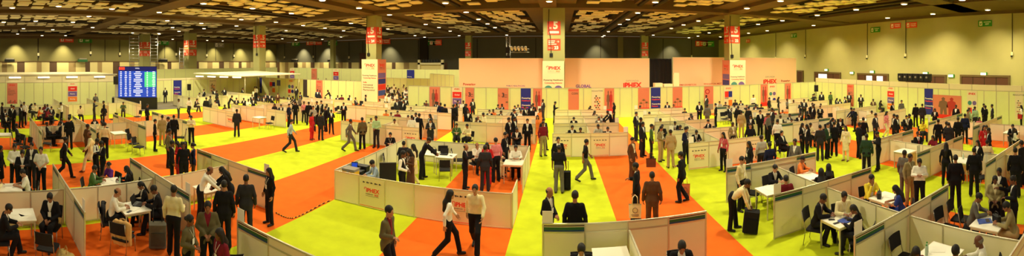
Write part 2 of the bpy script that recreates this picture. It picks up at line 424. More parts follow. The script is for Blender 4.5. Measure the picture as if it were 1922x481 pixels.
block('behind the blue information screen', -34.0, -29.0, [19.0, 22.5, 26], -31.5, strips=False)
block('below the white lit canopy', -23.7, -19.75, [15.9, 18.7, 21.6, 24.5, 27.4], -22.4, front=(3,), strips=False)
block('right of the canopy booths', -19.6, -17.6, [18.8, 21.6, 24.5, 27.4], None, strips=False)
block('at the tall left pillar banner', -16.4, -12.6, [24.6, 27.5, 30.4], -14.5, strips=False)
block('left of the centre aisle', -12.3, -7.3, [17.9, 20.8, 23.7, 26.6], -9.9, front=(4,), strips=False)
block('just left of the green centre aisle', -6.1, -1.4, [20.5, 23.4, 26.3], -3.75, front=(3,), strips=False)
hwall(-.4, 3.35, 7.92, 'striped low partition at the bottom centre of the hall', header=True, stick=(0, 3), card=0.0)
vwall(1.5, 4.6, 7.85, 'cream lengthwise partition running toward the camera at bottom centre')
block('under the central pillar', -.4, 3.35, [17.85, 20.75, 23.6, 26.4], 1.5, front=(0, 2), strips=False)
block('at the lower right', 5.3, 9.15, [2.2, 5.1, 8.02, 10.87], 7.15)
block('right of the orange centre aisle', 5.4, 9.2, [14.75, 17.6, 20.5, 23.4, 26.3], 7.25, front=(0, 3), strips=False)
block('at the far lower right', 11.6, 15.5, [2.2, 5.0, 7.85, 10.7], 13.5)
block('before the right-hand posters', 11.6, 15.5, [17.0, 19.9, 22.8, 25.7], 13.5)
block('nearest the right partition wall', 17.8, 22.2, [2.6, 5.5, 8.4, 11.25], 20.0)
block('in the far right corner', 17.8, 22.2, [16.0, 18.9, 21.8, 24.7, 27.5], 20.0, strips=False)
# the walled island booth in the middle of the hall
I = 'of the walled island booth'
hwall(-7.2, -1.35, 10.1, f'front wall {I} with two wordmark posters', posters=((1, -1), (4, -1)))
vwall(-7.2, 10.15, 15.9, f'left wall {I} beside the orange carpet')
hwall(-7.15, -1.4, 15.9, f'back wall {I} behind its white tables')
vwall(-1.35, 12.9, 15.9, f'rear part of the right wall {I}')
vwall(-1.35, 10.15, 11.3, f'short front part of the right wall {I}')
# ================================================================ tall partitions
def tall(x0, y0, x1, y1, label, h=2.5, fascia=0.0, name='tall_divider', mm='panel_bounce', step=1.0, fmat='cream'):
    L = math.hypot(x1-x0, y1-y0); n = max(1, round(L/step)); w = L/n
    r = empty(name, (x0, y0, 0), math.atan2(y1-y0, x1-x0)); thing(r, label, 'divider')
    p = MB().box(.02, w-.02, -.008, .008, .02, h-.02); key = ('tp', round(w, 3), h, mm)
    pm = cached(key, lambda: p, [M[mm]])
    for i in range(n): obj('panel', pm, None, r, (i*w, 0, 0))
    po = cached(('tpost', h), lambda: MB().rbox(-.025, .025, -.025, .025, 0, h, .008), [M['alu']])
    for i in range(n+1): obj('post', po, None, r, (i*w, 0, 0))
    obj('top_rail', MB().box(0, L, -.02, .02, h-.03, h+.01), M['alu'], r)
    if fascia:
        f = MB().box(0, L, -.03, .03, h+.01, h+fascia)
        for i in range(0, n+1, 2): f.box(i*w-.02, i*w+.02, -.05, .05, h+.01, h+fascia, 1)
        obj('fascia', f, [M[fmat], M['alu']], r)
    return r
YW = 30.0
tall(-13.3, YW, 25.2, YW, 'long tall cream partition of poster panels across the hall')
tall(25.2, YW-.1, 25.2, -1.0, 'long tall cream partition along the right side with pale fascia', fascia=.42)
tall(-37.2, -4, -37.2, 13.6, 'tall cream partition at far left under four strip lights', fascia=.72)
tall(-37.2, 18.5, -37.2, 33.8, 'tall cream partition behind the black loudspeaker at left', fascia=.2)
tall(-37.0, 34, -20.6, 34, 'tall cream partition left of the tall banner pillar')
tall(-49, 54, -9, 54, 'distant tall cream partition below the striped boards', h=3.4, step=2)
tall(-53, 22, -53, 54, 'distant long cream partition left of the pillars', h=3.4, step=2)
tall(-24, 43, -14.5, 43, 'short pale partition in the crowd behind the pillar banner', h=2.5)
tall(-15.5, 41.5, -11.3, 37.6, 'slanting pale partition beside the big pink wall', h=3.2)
# pink walls
def pinkwall(x0, x1, y, h, label):
    r = empty('display_board', (x0, y, 0)); thing(r, label, 'display board'); L = x1-x0
    obj('board', MB().box(0, L, -.05, .05, 0, h), M['pink'], r)
    obj('edge_trim', MB().box(-.04, 0, -.07, .07, 0, h+.04).box(L, L+.04, -.07, .07, 0, h+.04).box(0, L, -.07, .07, h, h+.04), M['cream'], r)
    return r
pw = pinkwall(-10.8, 9.4, 38, 4.98, 'big pink display wall behind the central pillar')
pw2 = pinkwall(12.1, 28.6, 38, 5.1, 'big pink display wall behind the right pillar')
def wall_letters(par, items, mats):
    for txt, X, Z, s, mi, bold in items:
        ws = txt.split(); s *= .85; wd = [float(np.ptp(text_mesh(q, 1, bold)[0][:, 0]))*s for q in ws]; x = X - (sum(wd) + .3*s*(len(ws)-1))/2
        for q, l in zip(ws, wd):
            m = MB(); letters(m, q, x + l/2, -.056, Z, s, 0, bold); obj('lettering', m, M[mats[mi]], par); x += l + .3*s
def X38(px): return 38 * math.tan((px - CX)/F)
def Z38(px, py): return CAMZ - (py - HY) * (38/math.cos((px-CX)/F)) / F
for px, py, s, txt, mi, bold, par, ox in ((881, 158.5, .42, 'Powering', 3, .03, pw, -10.8), (968, 161.5, .24, 'PUBLIC HEALTHCARE', 1, .02, pw, -10.8), (1095, 162, .5, 'GLOBAL', 1, .04, pw, -10.8), (1187, 160.5, .85, 'iPHEX', 0, .05, pw, -10.8),
        (1187, 152, .3, 'EXPO INDIA', 2, .0, pw, -10.8), (1287, 159.5, .3, 'PHARMA EXHIBITION', 3, .01, pw2, 12.1), (1338, 157.5, .3, 'REGULATORS MEET', 3, .01, pw2, 12.1), (1445, 153.5, .85, 'iPHEX', 0, .05, pw2, 12.1), (1445, 144.5, .3, 'EXPO INDIA', 2, 0, pw2, 12.1), (1474, 152, .42, 'Powering', 3, .03, pw2, 12.1)):
    wall_letters(par, [(txt, X38(px)-ox, Z38(px, py), s, mi, bold)], ['red', 'purple', 'grey', 'dredp'])
r = empty('black_drape', (9.5, 39.5, 0)); thing(r, 'black cloth drape filling the gap between the pink walls', 'drape')
m = MB(); m.sm = True
pts = [(i*.09, .07*math.sin(i*1.1)) for i in range(33)]
m.add([(x, y, z) for x, y in pts for z in (0, 4.95)], [(2*i, 2*i+2, 2*i+3, 2*i+1) for i in range(32)]); obj('cloth', m, M['blackf'], r); obj('top_bar', MB().tube([(0, 0, 4.95), (2.9, 0, 4.95)], .04), M['black'], r)
# ---------------------------------------------------------------- posters on the tall walls
def poster(kind, where, axis, c, w, label, z0=.35, z1=2.45):
    """axis 'y': on a wall facing the camera at y=where, centred x=c; 'x+'/'x-': on a side wall"""
    m = MB(); h = z1-z0; mats = [M[k] for k in ('cream', 'red', 'ink', 'navy', 'purple', 'org', 'salmon', 'dredp', 'brownp', 'teal', 'ltext', 'leaf', 'redw', 'grey')]
    B = lambda a, b, u, v, mi, d=.012: m.box(-w/2+a*w, -w/2+b*w, -d, -.006, z0+u*h, z0+v*h, mi)
    if kind == 'navy':
        m.box(-w/2, w/2, -.006, .006, z0, z1, 3)
        letters(m, 'Powering', -w*.4, -.008, z0+.62*h, .19, 10, .02, align='l'); letters(m, 'Healthcare', -w*.4, -.008, z0+.52*h, .17, 12, .02, align='l')
        letters(m, 'Connecting', -w*.4, -.008, z0+.34*h, .17, 10, .02, align='l'); letters(m, 'Nations', -w*.4, -.008, z0+.25*h, .17, 12, .02, align='l')
    elif kind == 'bands':
        m.box(-w/2, w/2, -.006, .006, z0, z1, 0); letters(m, 'iPHEX', 0, -.008, z0+.93*h, .18, 1, .02)
        for k, (mi) in enumerate((1, 4, 5)):
            u = .78 - k*.26; B(0.06, .94, u-.2, u+.04, mi); letters(m, ('Global', 'Pharma', 'Meeting')[k], 0, -.014, z0+(u-.08)*h, .17, 10, .02)
    elif kind == 'diamond':
        m.box(-w/2, w/2, -.006, .006, z0, z1, 0); letters(m, 'REGULATORS', 0, -.008, z0+.9*h, .15, 13, .02)
        rr = random.Random(5)
        for j in range(9):
            for i in range(3 if j % 2 else 2):
                x = (i - (1 if j % 2 else .5))*.2*w; z = z0+(.1+.075*j)*h; q = .09*w
                m.add([(x-q, -.01, z), (x, -.01, z-q), (x+q, -.01, z), (x, -.01, z+q)], [(0, 1, 2, 3)], rr.choice((7, 8, 0, 2, 5)))
    elif kind == 'circles':
        m.box(-w/2, w/2, -.006, .006, z0, z1, 0); letters(m, 'iPHEX', 0, -.008, z0+.88*h, .22, 1, .03)
        for x, z, mi in ((-.23, .55, 9), (.23, .55, 4), (.23, .27, 3)): m.disc((x*w, -.01, z0+z*h), .2*w, 20, mi, 'y')
        B(.07, .48, .16, .38, 1)
    elif kind == 'squares':
        m.box(-w/2, w/2, -.006, .006, z0, z1, 0); letters(m, 'iPHEX', 0, -.008, z0+.88*h, .2, 12, .02)
        B(.1, .5, .5, .76, 1); B(.5, .9, .5, .76, 3); B(.1, .5, .43, .49, 13); B(.5, .9, .12, .38, 5)
    elif kind == 'figure':      # photo print: someone standing on a red ground
        m.box(-w/2, w/2, -.006, .006, z0, z1, 6); B(0, 1, 0, .17, 1)
        pts = [(-.1, .15), (-.03, .15), (0, .4), (.03, .15), (.12, .15), (.1, .45), (.15, .5), (.12, .72), (.04, .77), (.06, .86), (0, .92), (-.06, .86), (-.04, .77), (-.13, .72), (-.16, .5), (-.1, .45)]
        for dx, mi in ((-.12, 8), (.17, 7)): m.add([((x*1.1+dx)*w, -.01, z0+z*h) for x, z in pts], [tuple(range(len(pts)))], mi)
    elif kind == 'plants':
        m.box(-w/2, w/2, -.006, .006, z0, z1, 6); B(0, 1, 0, .2, 1)
        for sx_, z_ in ((-.25, .38), (.0, .5), (.26, .4)):
            m.box(sx_*w-.012, sx_*w+.012, -.009, -.006, z0+.12*h, z0+z_*h, 8)
            for k in range(9):
                a = math.radians(-10 + 25*k); cc_, q = math.cos(a), math.sin(a); l_ = .26*w
                m.add([(sx_*w - q*.02, -.01, z0+z_*h + cc_*.02), (sx_*w + q*.02, -.01, z0+z_*h - cc_*.02), (sx_*w + cc_*l_, -.01, z0+z_*h + q*l_ - .05)], [(0, 1, 2)], 11 if k % 2 else 8)
    elif kind == 'text':
        m.box(-w/2, w/2, -.006, .006, z0, z1, 6); B(0, 1, 0, .17, 1)
        letters(m, 'REGULATORY', 0, -.008, z0+.93*h, .14, 1, .02); letters(m, 'CON', w*.12, -.008, z0+.8*h, .24, 8, .03)
    elif kind == 'three':
        m.box(-w/2, w/2, -.006, .006, z0, z1, 6); B(0.1, 1, 0, .18, 1); letters(m, '3', 0, -.008, z0+.72*h, .5, 2, .03); letters(m, 'L', -.35*w, -.008, z0+.72*h, .3, 8); B(.62, .9, .72, .75, 8); B(.62, .9, .64, .67, 8); B(.75, .95, .42, .48, 8)
    elif kind == 'circle':
        m.box(-w/2, w/2, -.006, .006, z0, z1, 6); m.disc((-.15*w, -.01, z0+.78*h), .26*w, 20, 7, 'y'); m.disc((-.15*w, -.012, z0+.78*h), .16*w, 20, 6, 'y'); B(0, 1, 0, .25, 13)
    elif kind == 'words':
        m.box(-w/2, w/2, -.006, .006, z0, z1, 6); letters(m, 'iPHEX', 0, -.008, z0+.9*h, .22, 1, .03)
        for k, t in enumerate(('India', 'International', 'Exhibition for', 'Pharmaceutical', 'Healthcare')): letters(m, t, -.42*w, -.008, z0+(.72-.07*k)*h, .13, 7 if k < 1 else 8, .02, align='l')
        for k in range(7): B(.03+.135*k, .13+.135*k, .03, .08+.05*(k % 3), 7 if k % 2 else 8)
    elif kind == 'dark':
        m.box(-w/2, w/2, -.006, .006, z0, z1, 2)
    o = obj('wall_poster', m, mats)
    if axis == 'y': o.location = (c, where - .03, 0)
    elif axis == 'x+': o.location = (where - .03, c, 0); o.rotation_euler = (0, 0, -PI/2)     # on the right wall, facing -x
    else: o.location = (where + .03, c, 0); o.rotation_euler = (0, 0, PI/2)
    thing(o, label, 'poster'); return o
def pY(px, Yw=YW): return Yw * math.tan((px-CX)/F)
for kind, a, b, lab in (('figure', 806, 826, 'salmon and red poster on the left end of the long poster wall'), ('bands', 848, 868, 'cream poster with red, purple and orange bands on the poster wall'), ('three', 934, 955, 'salmon poster with a large dark 3 on the poster wall'),
        ('navy', 977, 997, 'navy poster left of the central pillar'), ('figure', 1000, 1018, 'salmon poster of two standing figures beside a navy poster'), ('text', 1066, 1087, 'salmon poster with CON lettering right of the central pillar'), ('diamond', 1110, 1132, 'cream poster with a column of small diamonds'),
        ('figure', 1134, 1153, 'brown figure poster with a red foot beside the diamond poster'), ('plants', 1197, 1219, 'salmon poster of palm fronds on a red ground below the wordmark'), ('navy', 1221, 1240, 'navy poster in front of the black drape'), ('plants', 1262, 1281, 'palm frond poster right of the black drape'),
        ('circle', 1321, 1339, 'salmon poster with a red ring and grey foot'), ('squares', 1358, 1376, 'cream poster of red, navy and orange squares below the right pillar'), ('figure', 1427, 1441, 'red figure poster under the right-hand pink wall'), ('circles', 1442, 1457, 'cream poster of small coloured circles under the right-hand wordmark'), ('figure', 1473, 1485, 'poster of a standing figure near the end of the poster wall'), ('dark', 873, 890, 'x')):
    if lab == 'x': kind, lab = 'three', 'salmon poster under the word Powering on the poster wall'
    poster(kind, YW, 'y', (pY(a)+pY(b))/2, pY(b)-pY(a)-.05, lab)
def yR(px, X=25.2): return X / math.tan((px-CX)/F)
for kind, a, b, lab in (('words', 1590, 1603, 'small salmon poster on the far part of the right partition'), ('bands', 1665, 1680, 'poster of red, purple and orange bands on the right partition'), ('navy', 1735, 1752, 'navy poster on the right partition beside the doorway'), ('circles', 1815, 1835, 'cream circles poster on the right partition'), ('diamond', 1905, 1921, 'diamond pattern poster at the right edge of the hall')):
    y0, y1 = yR(a), yR(b); poster(kind, 25.2, 'x+', (y0+y1)/2, abs(y0-y1)-.05, lab)
poster('figure', 25.2, 'x+', (yR(1765)+yR(1790))/2, 2.6, 'wide photo poster of standing people in the right partition', z0=.15, z1=2.0)
for kind, a, b, X, lab in (('words', 13, 33, -37.2, 'salmon poster of text lines under the strip lights'), ('bands', 126, 146, -37.2, 'poster of red, purple and orange bands under the strip lights'), ('navy', 325, 341, -37.2, 'navy poster right of the blue information screen'), ('diamond', 392, 406, -37.2, 'diamond pattern poster behind the loudspeaker')):
    y0, y1 = X/math.tan((a-CX)/F), X/math.tan((b-CX)/F); poster(kind, X, 'x-', (y0+y1)/2, abs(y0-y1)-.05, lab)
for kind, a, b, lab in (('navy', 480, 492, 'navy poster under the white canopy'), ('squares', 505, 518, 'poster of red and navy squares right of the white canopy'), ('circles', 540, 553, 'circles poster left of the dark doorway'), ('dark', 569, 577, 'dark doorway panel in the left-hand booths'), ('words', 593, 606, 'salmon wordmark poster between the dark doorway and pillar banner')):
    poster(kind, 34, 'y', (pY(a, 34)+pY(b, 34))/2, abs(pY(b, 34)-pY(a, 34))-.05, lab)
for kind, px, lab in (('navy', 771, 'small distant navy poster beside the far crowd'), ('navy', 687, 'small distant navy poster left of the pillar banner'), ('bands', 549, 'small distant banded poster left of the black machine'), ('bands', 631, 'small distant banded poster under the striped boards'), ('words', 590, 'small distant salmon poster on the far partition')):
    poster(kind, 53.95, 'y', pY(px, 54), 1.3, lab, z0=.4, z1=3.3)
# ---------------------------------------------------------------- banners wrapped round the pillars
def banner(name, cx, cy, w, h, label, side=0, d=None, words=False):
    r = empty('pillar_banner', (cx, cy, 0)); thing(r, label, 'banner'); d = d or w
    m = MB(); yf = -d/2
    m.box(-w/2, w/2, yf, yf+.02, 0, h, 0); m.box(-w/2, w/2, d/2-.02, d/2, 0, h, 0)
    m.box(-w/2, -w/2+.02, yf+.02, d/2-.02, 0, h, 3); m.box(w/2-.02, w/2, yf+.02, d/2-.02, 0, h, 3)
    obj('banner_skin', m, [M['cream'], M['red'], M['ink'], M['salmon']], r)
    s = w*.17; mm = [M['org'], M['red'], M['grey'], M['brownp'], M['teal'], M['purple'], M['navy']]
    f = MB(); logo(f, .05, yf-.004, h-.65, s, 1, 2, 0); obj('wordmark', f, mm, r)
    f = MB(); letters(f, 'Powering Healthcare', 0, yf-.004, h-1.72, w*.105, 3, .02); obj('slogan_lettering', f, mm, r)
    f = MB(); letters(f, 'Connecting Nations', 0, yf-.004, h-1.98, w*.1, 1, .02); obj('slogan_lettering', f, mm, r)
    if words:
        for k, t in enumerate(('India', 'International', 'Exhibition for', 'Pharmaceutical')):
            f = MB(); letters(f, t, -w*.4, yf-.004, h-2.45-.27*k, w*.12, 1 if k == 0 else 3, .02, align='l'); obj('slogan_lettering', f, mm, r)
    for sx, z_, mi in () if words else ((-.23, 2.6, 4), (.23, 2.6, 5), (.23, 3.4, 6)): obj('printed_disc', MB().disc((w*sx, yf-.006, h-z_), w*.2, 22, mi, 'y'), mm, r)
    if not words: obj('printed_square', MB().box(-w*.42, -w*.04, yf-.008, yf, h-3.6, h-3.2, 1), mm, r)
    if side:
        g = MB(); logo(g, .05, -d/2-.004, h-.65, s, 0, 1)
        for k, mi in enumerate((2, 3, 0, 4)): g.box(-w*.42, w*.42, -d/2-.008, -d/2, h-2.0-k*.62, h-1.45-k*.62, mi)
        obj('side_print', g, [M['red'], M['ink'], M['purple'], M['navy'], M['blue']], r, rz=side*PI/2)
x, y = COLS[1040]; banner('b', x-.05, y-.2, 1.95, 4.72, 'cream wordmark banner wrapped round the central pillar', d=1.9)
x, y = COLS[705]; banner('b', x, y, 1.95, 4.9, 'tall wordmark banner wrapped round the left-hand pillar', 1, words=True)
x, y = COLS[1375]; banner('b', x+.2, y, 1.85, 4.8, 'wordmark banner wrapped round the right-hand pillar', -1)
# red hall-number boards on the pillars
def number_board(x, y, rz, w, h, num, hall, label, low=True):
    r = empty('hall_number_board', (x, y, 0), rz); thing(r, label, 'sign')
    z1 = ZC - 1.35
    m = MB().box(-w/2, w/2, -.02, 0, z1-h, z1); obj('board', m, M['redw'], r)
    t = MB(); letters(t, '5', w*.12, -.024, z1-h*.32, h*.72, 0, .05); letters(t, 'H', -w*.27, -.024, z1-h*.5, h*.2, 0, .04); t.box(-w*.38, w*.38, -.024, -.02, z1-h*.88, z1-h*.72, 0)
    obj('numeral', t, M['ltext'], r)
    z2 = z1 - h - (.35 if low else 0); hh = h*.85 if low else h*.42
    obj('lower_board', MB().box(-w/2, w/2, -.02, 0, z2-hh, z2), M['redw'], r)
    t = MB()
    if low:
        for k in range(3): t.box(-w*.42, -w*.42+w*(.5, .46, .6)[k], -.024, -.02, z2-hh*(.18+.14*k)-.03, z2-hh*(.18+.14*k)+.03, 0)
        letters(t, num, w*.18, -.024, z2-hh*.78, hh*.36, 0, .05); letters(t, '→', w*.3, -.024, z2-hh*.25, hh*.3, 0); letters(t, 'HALL', -w*.26, -.024, z2-hh*.8, hh*.16, 0)
    else: letters(t, num, w*.18, -.024, z2-hh*.5, hh*.75, 0, .05); letters(t, 'HALL', -w*.26, -.024, z2-hh*.55, hh*.3, 0)
    obj('number', t, M['ltext'], r)
def col_boards(key, w, num, lab, low=False, sides=(), half=.63, halfy=None):
    x, y = COLS[key]; number_board(x, y-(halfy or half)-.005, 0, w, 1.25, num, 5, f'red 5 board on the front of the {lab}', low)
    for s in sides: number_board(x + s*(half+.005), y, s*PI/2, w, 1.25, num, 5, f'red 5 board on the side of the {lab}', low)
col_boards(1040, 1.2, '23', 'central pillar', True, half=1.0, halfy=.65)
col_boards(705, 1.2, '24', 'left-hand banner pillar', False, (1,))
col_boards(1375, 1.2, '22', 'right-hand banner pillar', False, (-1,))
col_boards(480, 1.15, '24', 'bare pillar left of the long booths', False, (1,))
col_boards(355, 1.5, '25', 'bare pillar behind the canopy', True, (1,), .85)
col_boards(273, 1.5, '26', 'pillar beside the scaffold tower', True, (1,), .8)
col_boards(880, 1.2, '14', 'slim pillar above the pink wall', True, (), .6)
col_boards(1209, 1.3, '13', 'pillar behind the central pink wall', True, (), .7)
# ================================================================ people: continuous bodies grown from a skeleton
def surface(fn, lo, hi, cell):
    """surface nets over the zero level of fn(P) (P: n x 3)"""
    lo = np.array(lo) - cell*1.5; n = np.ceil((np.array(hi) + cell*1.5 - lo) / cell).astype(int) + 1
    ax = [lo[i] + cell*np.arange(n[i]) for i in range(3)]
    # first a coarse pass, then only the blocks near the surface
    K = 4; nc = (n + K - 1) // K
    cc = [lo[i] + cell*(K*np.arange(nc[i]) + (K-1)/2) for i in range(3)]
    Gc = np.stack(np.meshgrid(*cc, indexing='ij'), -1).reshape(-1, 3).astype(np.float32)
    Dc = fn(Gc).reshape(nc)
    D = np.repeat(np.repeat(np.repeat(Dc, K, 0), K, 1), K, 2)[:n[0], :n[1], :n[2]].astype(np.float32)
    ijk = np.argwhere(np.abs(D) < cell*K*1.35)
    G = (lo + cell*ijk).astype(np.float32)
    D[ijk[:, 0], ijk[:, 1], ijk[:, 2]] = fn(G)
    S = D < 0
    c = np.zeros(n - 1, int); acc = np.zeros((*(n-1), 3)); cnt = np.zeros(n-1)
    for dx in (0, 1):
        for dy in (0, 1):
            for dz in (0, 1): c += S[dx:n[0]-1+dx, dy:n[1]-1+dy, dz:n[2]-1+dz]
    act = (c > 0) & (c < 8)
    def sl(a, o): return a[o[0]:n[0]-1+o[0], o[1]:n[1]-1+o[1], o[2]:n[2]-1+o[2]]
    for axis in range(3):
        o1, o2 = [k for k in range(3) if k != axis]
        for a in (0, 1):
            for b in (0, 1):
                p = [0, 0, 0]; p[o1] = a; p[o2] = b; q = list(p); q[axis] = 1
                d0, d1 = sl(D, p), sl(D, q); cr = (d0 < 0) != (d1 < 0)
                t = np.where(cr, d0/np.where(np.abs(d0-d1) < 1e-9, 1, d0-d1), 0)
                for k in range(3):
                    acc[..., k] += np.where(cr, (t if k == axis else p[k]), 0)
                cnt += cr
    idx = -np.ones(n-1, int); ii = np.argwhere(act); idx[act] = np.arange(len(ii))
    V = lo + (ii + acc[act]/cnt[act][:, None]) * cell
    Fq = []
    for axis in range(3):
        o1, o2 = [(1, 2), (2, 0), (0, 1)][axis]
        s = [slice(0, m-1) for m in n]; s2 = [slice(0, m-1) for m in n]
        a = [slice(1, m-1) for m in n]; a[axis] = slice(0, n[axis]-1); b = list(a); b[axis] = slice(1, n[axis])
        cr = S[tuple(a)] != S[tuple(b)]; P = np.argwhere(cr)
        if len(P) == 0: continue
        off = np.array([1, 1, 1]); off[axis] = 0; P = P + off
        ins = S[P[:, 0], P[:, 1], P[:, 2]]
        def g(d1, d2):
            q = P.copy(); q[:, o1] -= d1; q[:, o2] -= d2; return idx[q[:, 0], q[:, 1], q[:, 2]]
        Q = np.stack([g(1, 1), g(0, 1), g(0, 0), g(1, 0)], 1); Q[~ins] = Q[~ins][:, ::-1]; Fq.append(Q)
    Fq = np.concatenate(Fq); Fq = Fq[(Fq >= 0).all(1)]
    return V, Fq
def cap(P, a, b, ra, rb=None):
    rb = ra if rb is None else rb
    a = np.array(a, np.float32); b = np.array(b, np.float32); ab = b-a
    t = np.clip(((P-a) @ ab) / max(float(ab @ ab), 1e-9), 0, 1)
    return np.linalg.norm(P - a - t[:, None]*ab, axis=1) - (ra + (rb-ra)*t)
def ell(P, c, r):
    r = np.array(r, np.float32); q = (P-np.array(c, np.float32)) / r; k = np.linalg.norm(q, axis=1)
    return (k-1) * r.min()
def smin(a, b, k=.03):
    h = np.clip(.5 + .5*(b-a)/k, 0, 1); return b*(1-h) + a*h - k*h*(1-h)
def A3(*v): return np.array(v, np.float32)
def rotx(a):
    c, s = math.cos(a), math.sin(a); return np.array([[1, 0, 0], [0, c, -s], [0, s, c]])
def rotz(a):
    c, s = math.cos(a), math.sin(a); return np.array([[c, -s, 0], [s, c, 0], [0, 0, 1]])
# a pose: pelvis height, torso lean (deg, forward), head pitch and yaw, arms in the torso frame (elbow, wrist, per side), legs (knee, ankle, toe direction)
UP = 0.95
def P_(lean=0, hp=6, hy=0, arms=None, legs=None, pz=UP, sit=False, twist=0):
    A = arms or ARM['down']; Lg = legs or LEG['stand']
    return dict(lean=lean, hp=hp, hy=hy, arms=A, legs=Lg, pz=pz, sit=sit, twist=twist)
def sym(e, w): return [((-e[0], e[1], e[2]), (-w[0], w[1], w[2])), (e, w)]      # left (-x), right (+x); z above the pelvis
ARM = dict(down=sym((.245, -.03, .21), (.265, .06, -.03)), clasp=sym((.25, -.02, .20), (.07, .20, .10)), phone=sym((.24, .03, .21), (.07, .27, .27)),
    raisr=[((-.245, -.03, .21), (-.25, .10, -.02)), ((.27, .12, .26), (.16, .32, .45))], point=[((-.24, .02, .21), (-.10, .25, .20)), ((.26, .13, .28), (.24, .40, .36))],
    table=sym((.25, .15, .27), (.11, .35, .335)), lap=sym((.25, .03, .20), (.08, .24, .12)), chin=[((-.25, .15, .26), (-.08, .34, .32)), ((.20, .24, .19), (.06, .19, .52))],
    swing=[((-.25, .10, .22), (-.23, .26, .06)), ((.25, -.14, .22), (.26, -.13, -.02))], reach=sym((.20, .30, .36), (.12, .52, .30)), hold=[((-.245, -.03, .21), (-.255, .04, -.04)), ((.25, .0, .21), (.20, .24, .22))],
    hipr=[((-.245, -.03, .21), (-.26, .06, -.03)), ((.34, -.06, .24), (.19, .06, .10))], up=[((-.24, .03, .21), (-.12, .24, .16)), ((.24, .18, .33), (.12, .15, .62))])
LEG = dict(stand=[((-.11, .02, .50), (-.13, -.01, .085), -8), ((.11, .02, .50), (.13, -.01, .085), 8)], relax=[((-.11, .07, .50), (-.14, .10, .085), -18), ((.10, .0, .50), (.11, -.05, .085), 6)],
    walk=[((-.10, .24, .56), (-.10, .34, .10), -3), ((.10, -.02, .50), (.10, -.38, .17), 4)], walk2=[((-.10, .12, .53), (-.10, .05, .10), -3), ((.10, .15, .53), (.10, -.16, .14), 4)], 
    sit=[((-.12, .42, .54), (-.13, .40, .085), -6), ((.12, .42, .54), (.13, .38, .085), 6)], sitx=[((-.12, .42, .54), (-.15, .52, .085), -10), ((.12, .42, .55), (.10, .26, .10), 6)])
SITZ = .562
POSES = dict(
    st=P_(), st2=P_(legs=LEG['relax'], hy=15), cl=P_(arms=ARM['clasp'], hp=12), ph=P_(arms=ARM['phone'], hp=26, legs=LEG['relax']), ra=P_(arms=ARM['raisr'], legs=LEG['relax'], hy=-12),
    po=P_(arms=ARM['point'], hp=10), ho=P_(arms=ARM['hold'], hp=10, legs=LEG['relax']), hi=P_(arms=ARM['hipr'], legs=LEG['relax'], hy=20), wk=P_(lean=4, arms=ARM['swing'], legs=LEG['walk'], pz=.92), w2=P_(lean=3, arms=ARM['hold'], legs=LEG['walk2'], pz=.935),
    be=P_(lean=55, hp=-10, arms=ARM['reach'], legs=LEG['relax'], pz=.93), b2=P_(lean=26, hp=20, arms=ARM['reach'], legs=LEG['relax'], pz=.94),
    sd=P_(lean=10, hp=14, arms=ARM['table'], legs=LEG['sit'], pz=SITZ, sit=True), s2=P_(lean=16, hp=22, arms=ARM['table'], legs=LEG['sitx'], pz=SITZ, sit=True), sc=P_(lean=10, hp=8, hy=14, arms=ARM['chin'], legs=LEG['sit'], pz=SITZ, sit=True),
    sl=P_(lean=4, hp=30, arms=ARM['lap'], legs=LEG['sitx'], pz=SITZ, sit=True), sb=P_(lean=-6, hp=4, hy=-14, arms=ARM['lap'], legs=LEG['sit'], pz=SITZ, sit=True))
def rig(p):
    Rm = rotz(math.radians(p['twist'])) @ rotx(-math.radians(p['lean'])); O = np.array([0, 0, p['pz']])
    T = lambda v: O + Rm @ np.array(v, float)
    J = dict(R=Rm, O=O, T=T); J['neck'] = T((0, -.01, .50)); 
    Rh = Rm @ rotx(math.radians(p['lean']*.55)) @ rotz(math.radians(p['hy'])) @ rotx(-math.radians(p['hp'])); J['Rh'] = Rh
    J['head'] = T((0, .0, .530)) + Rh @ np.array([0, .02, .115])
    J['sh'] = [T((-.168, 0, .432)), T((.168, 0, .432))]
    J['arm'] = [(T(e), T(w)) for e, w in p['arms']]
    J['hip'] = [np.array([s*.09, 0, p['pz']-.03]) for s in (-1, 1)]
    J['leg'] = [(np.array(k, np.float32), np.array(a, np.float32), d) for k, a, d in p['legs']]
    f32 = lambda v: v.astype(np.float32)
    for k in ('R', 'O', 'neck', 'Rh', 'head'): J[k] = f32(J[k])
    J['sh'] = [f32(v) for v in J['sh']]; J['hip'] = [f32(v) for v in J['hip']]; J['arm'] = [(f32(a), f32(b)) for a, b in J['arm']]
    return J
def torso(P, J, g=0.0, fem=False, belly=0.0, arms=False):
    Q = (P - J['O']) @ J['R']     # into the torso frame
    w = .9 if fem else 1.0
    S = np.array([1, 1.22, 1], np.float32)       # flatten front to back
    Qs = Q * S
    d = cap(Qs, (-.115*w, 0, .395), (.115*w, 0, .395), .080+g)
    d = smin(d, cap(Qs, (-.075*w, .01, .28), (.075*w, .01, .28), .108*w+g), .06)
    d = smin(d, cap(Qs, (-.06*w, .02+belly*.3, .12), (.06*w, .02+belly*.3, .12), .100*(.9 if fem else 1)+belly*.5+g), .07)
    d = smin(d, cap(Qs, (-.075, 0, -.01), (.075, 0, -.01), .115+g), .07)
    if fem:
        for s in (-1, 1): d = smin(d, np.linalg.norm(Qs - A3(s*.075, .085, .31), axis=1) - (.055+g), .05)
    d = smin(d, cap(Qs, (0, -.01, .44), (0, 0, .52), .075+g, .05+g), .04)
    return d / 1.08
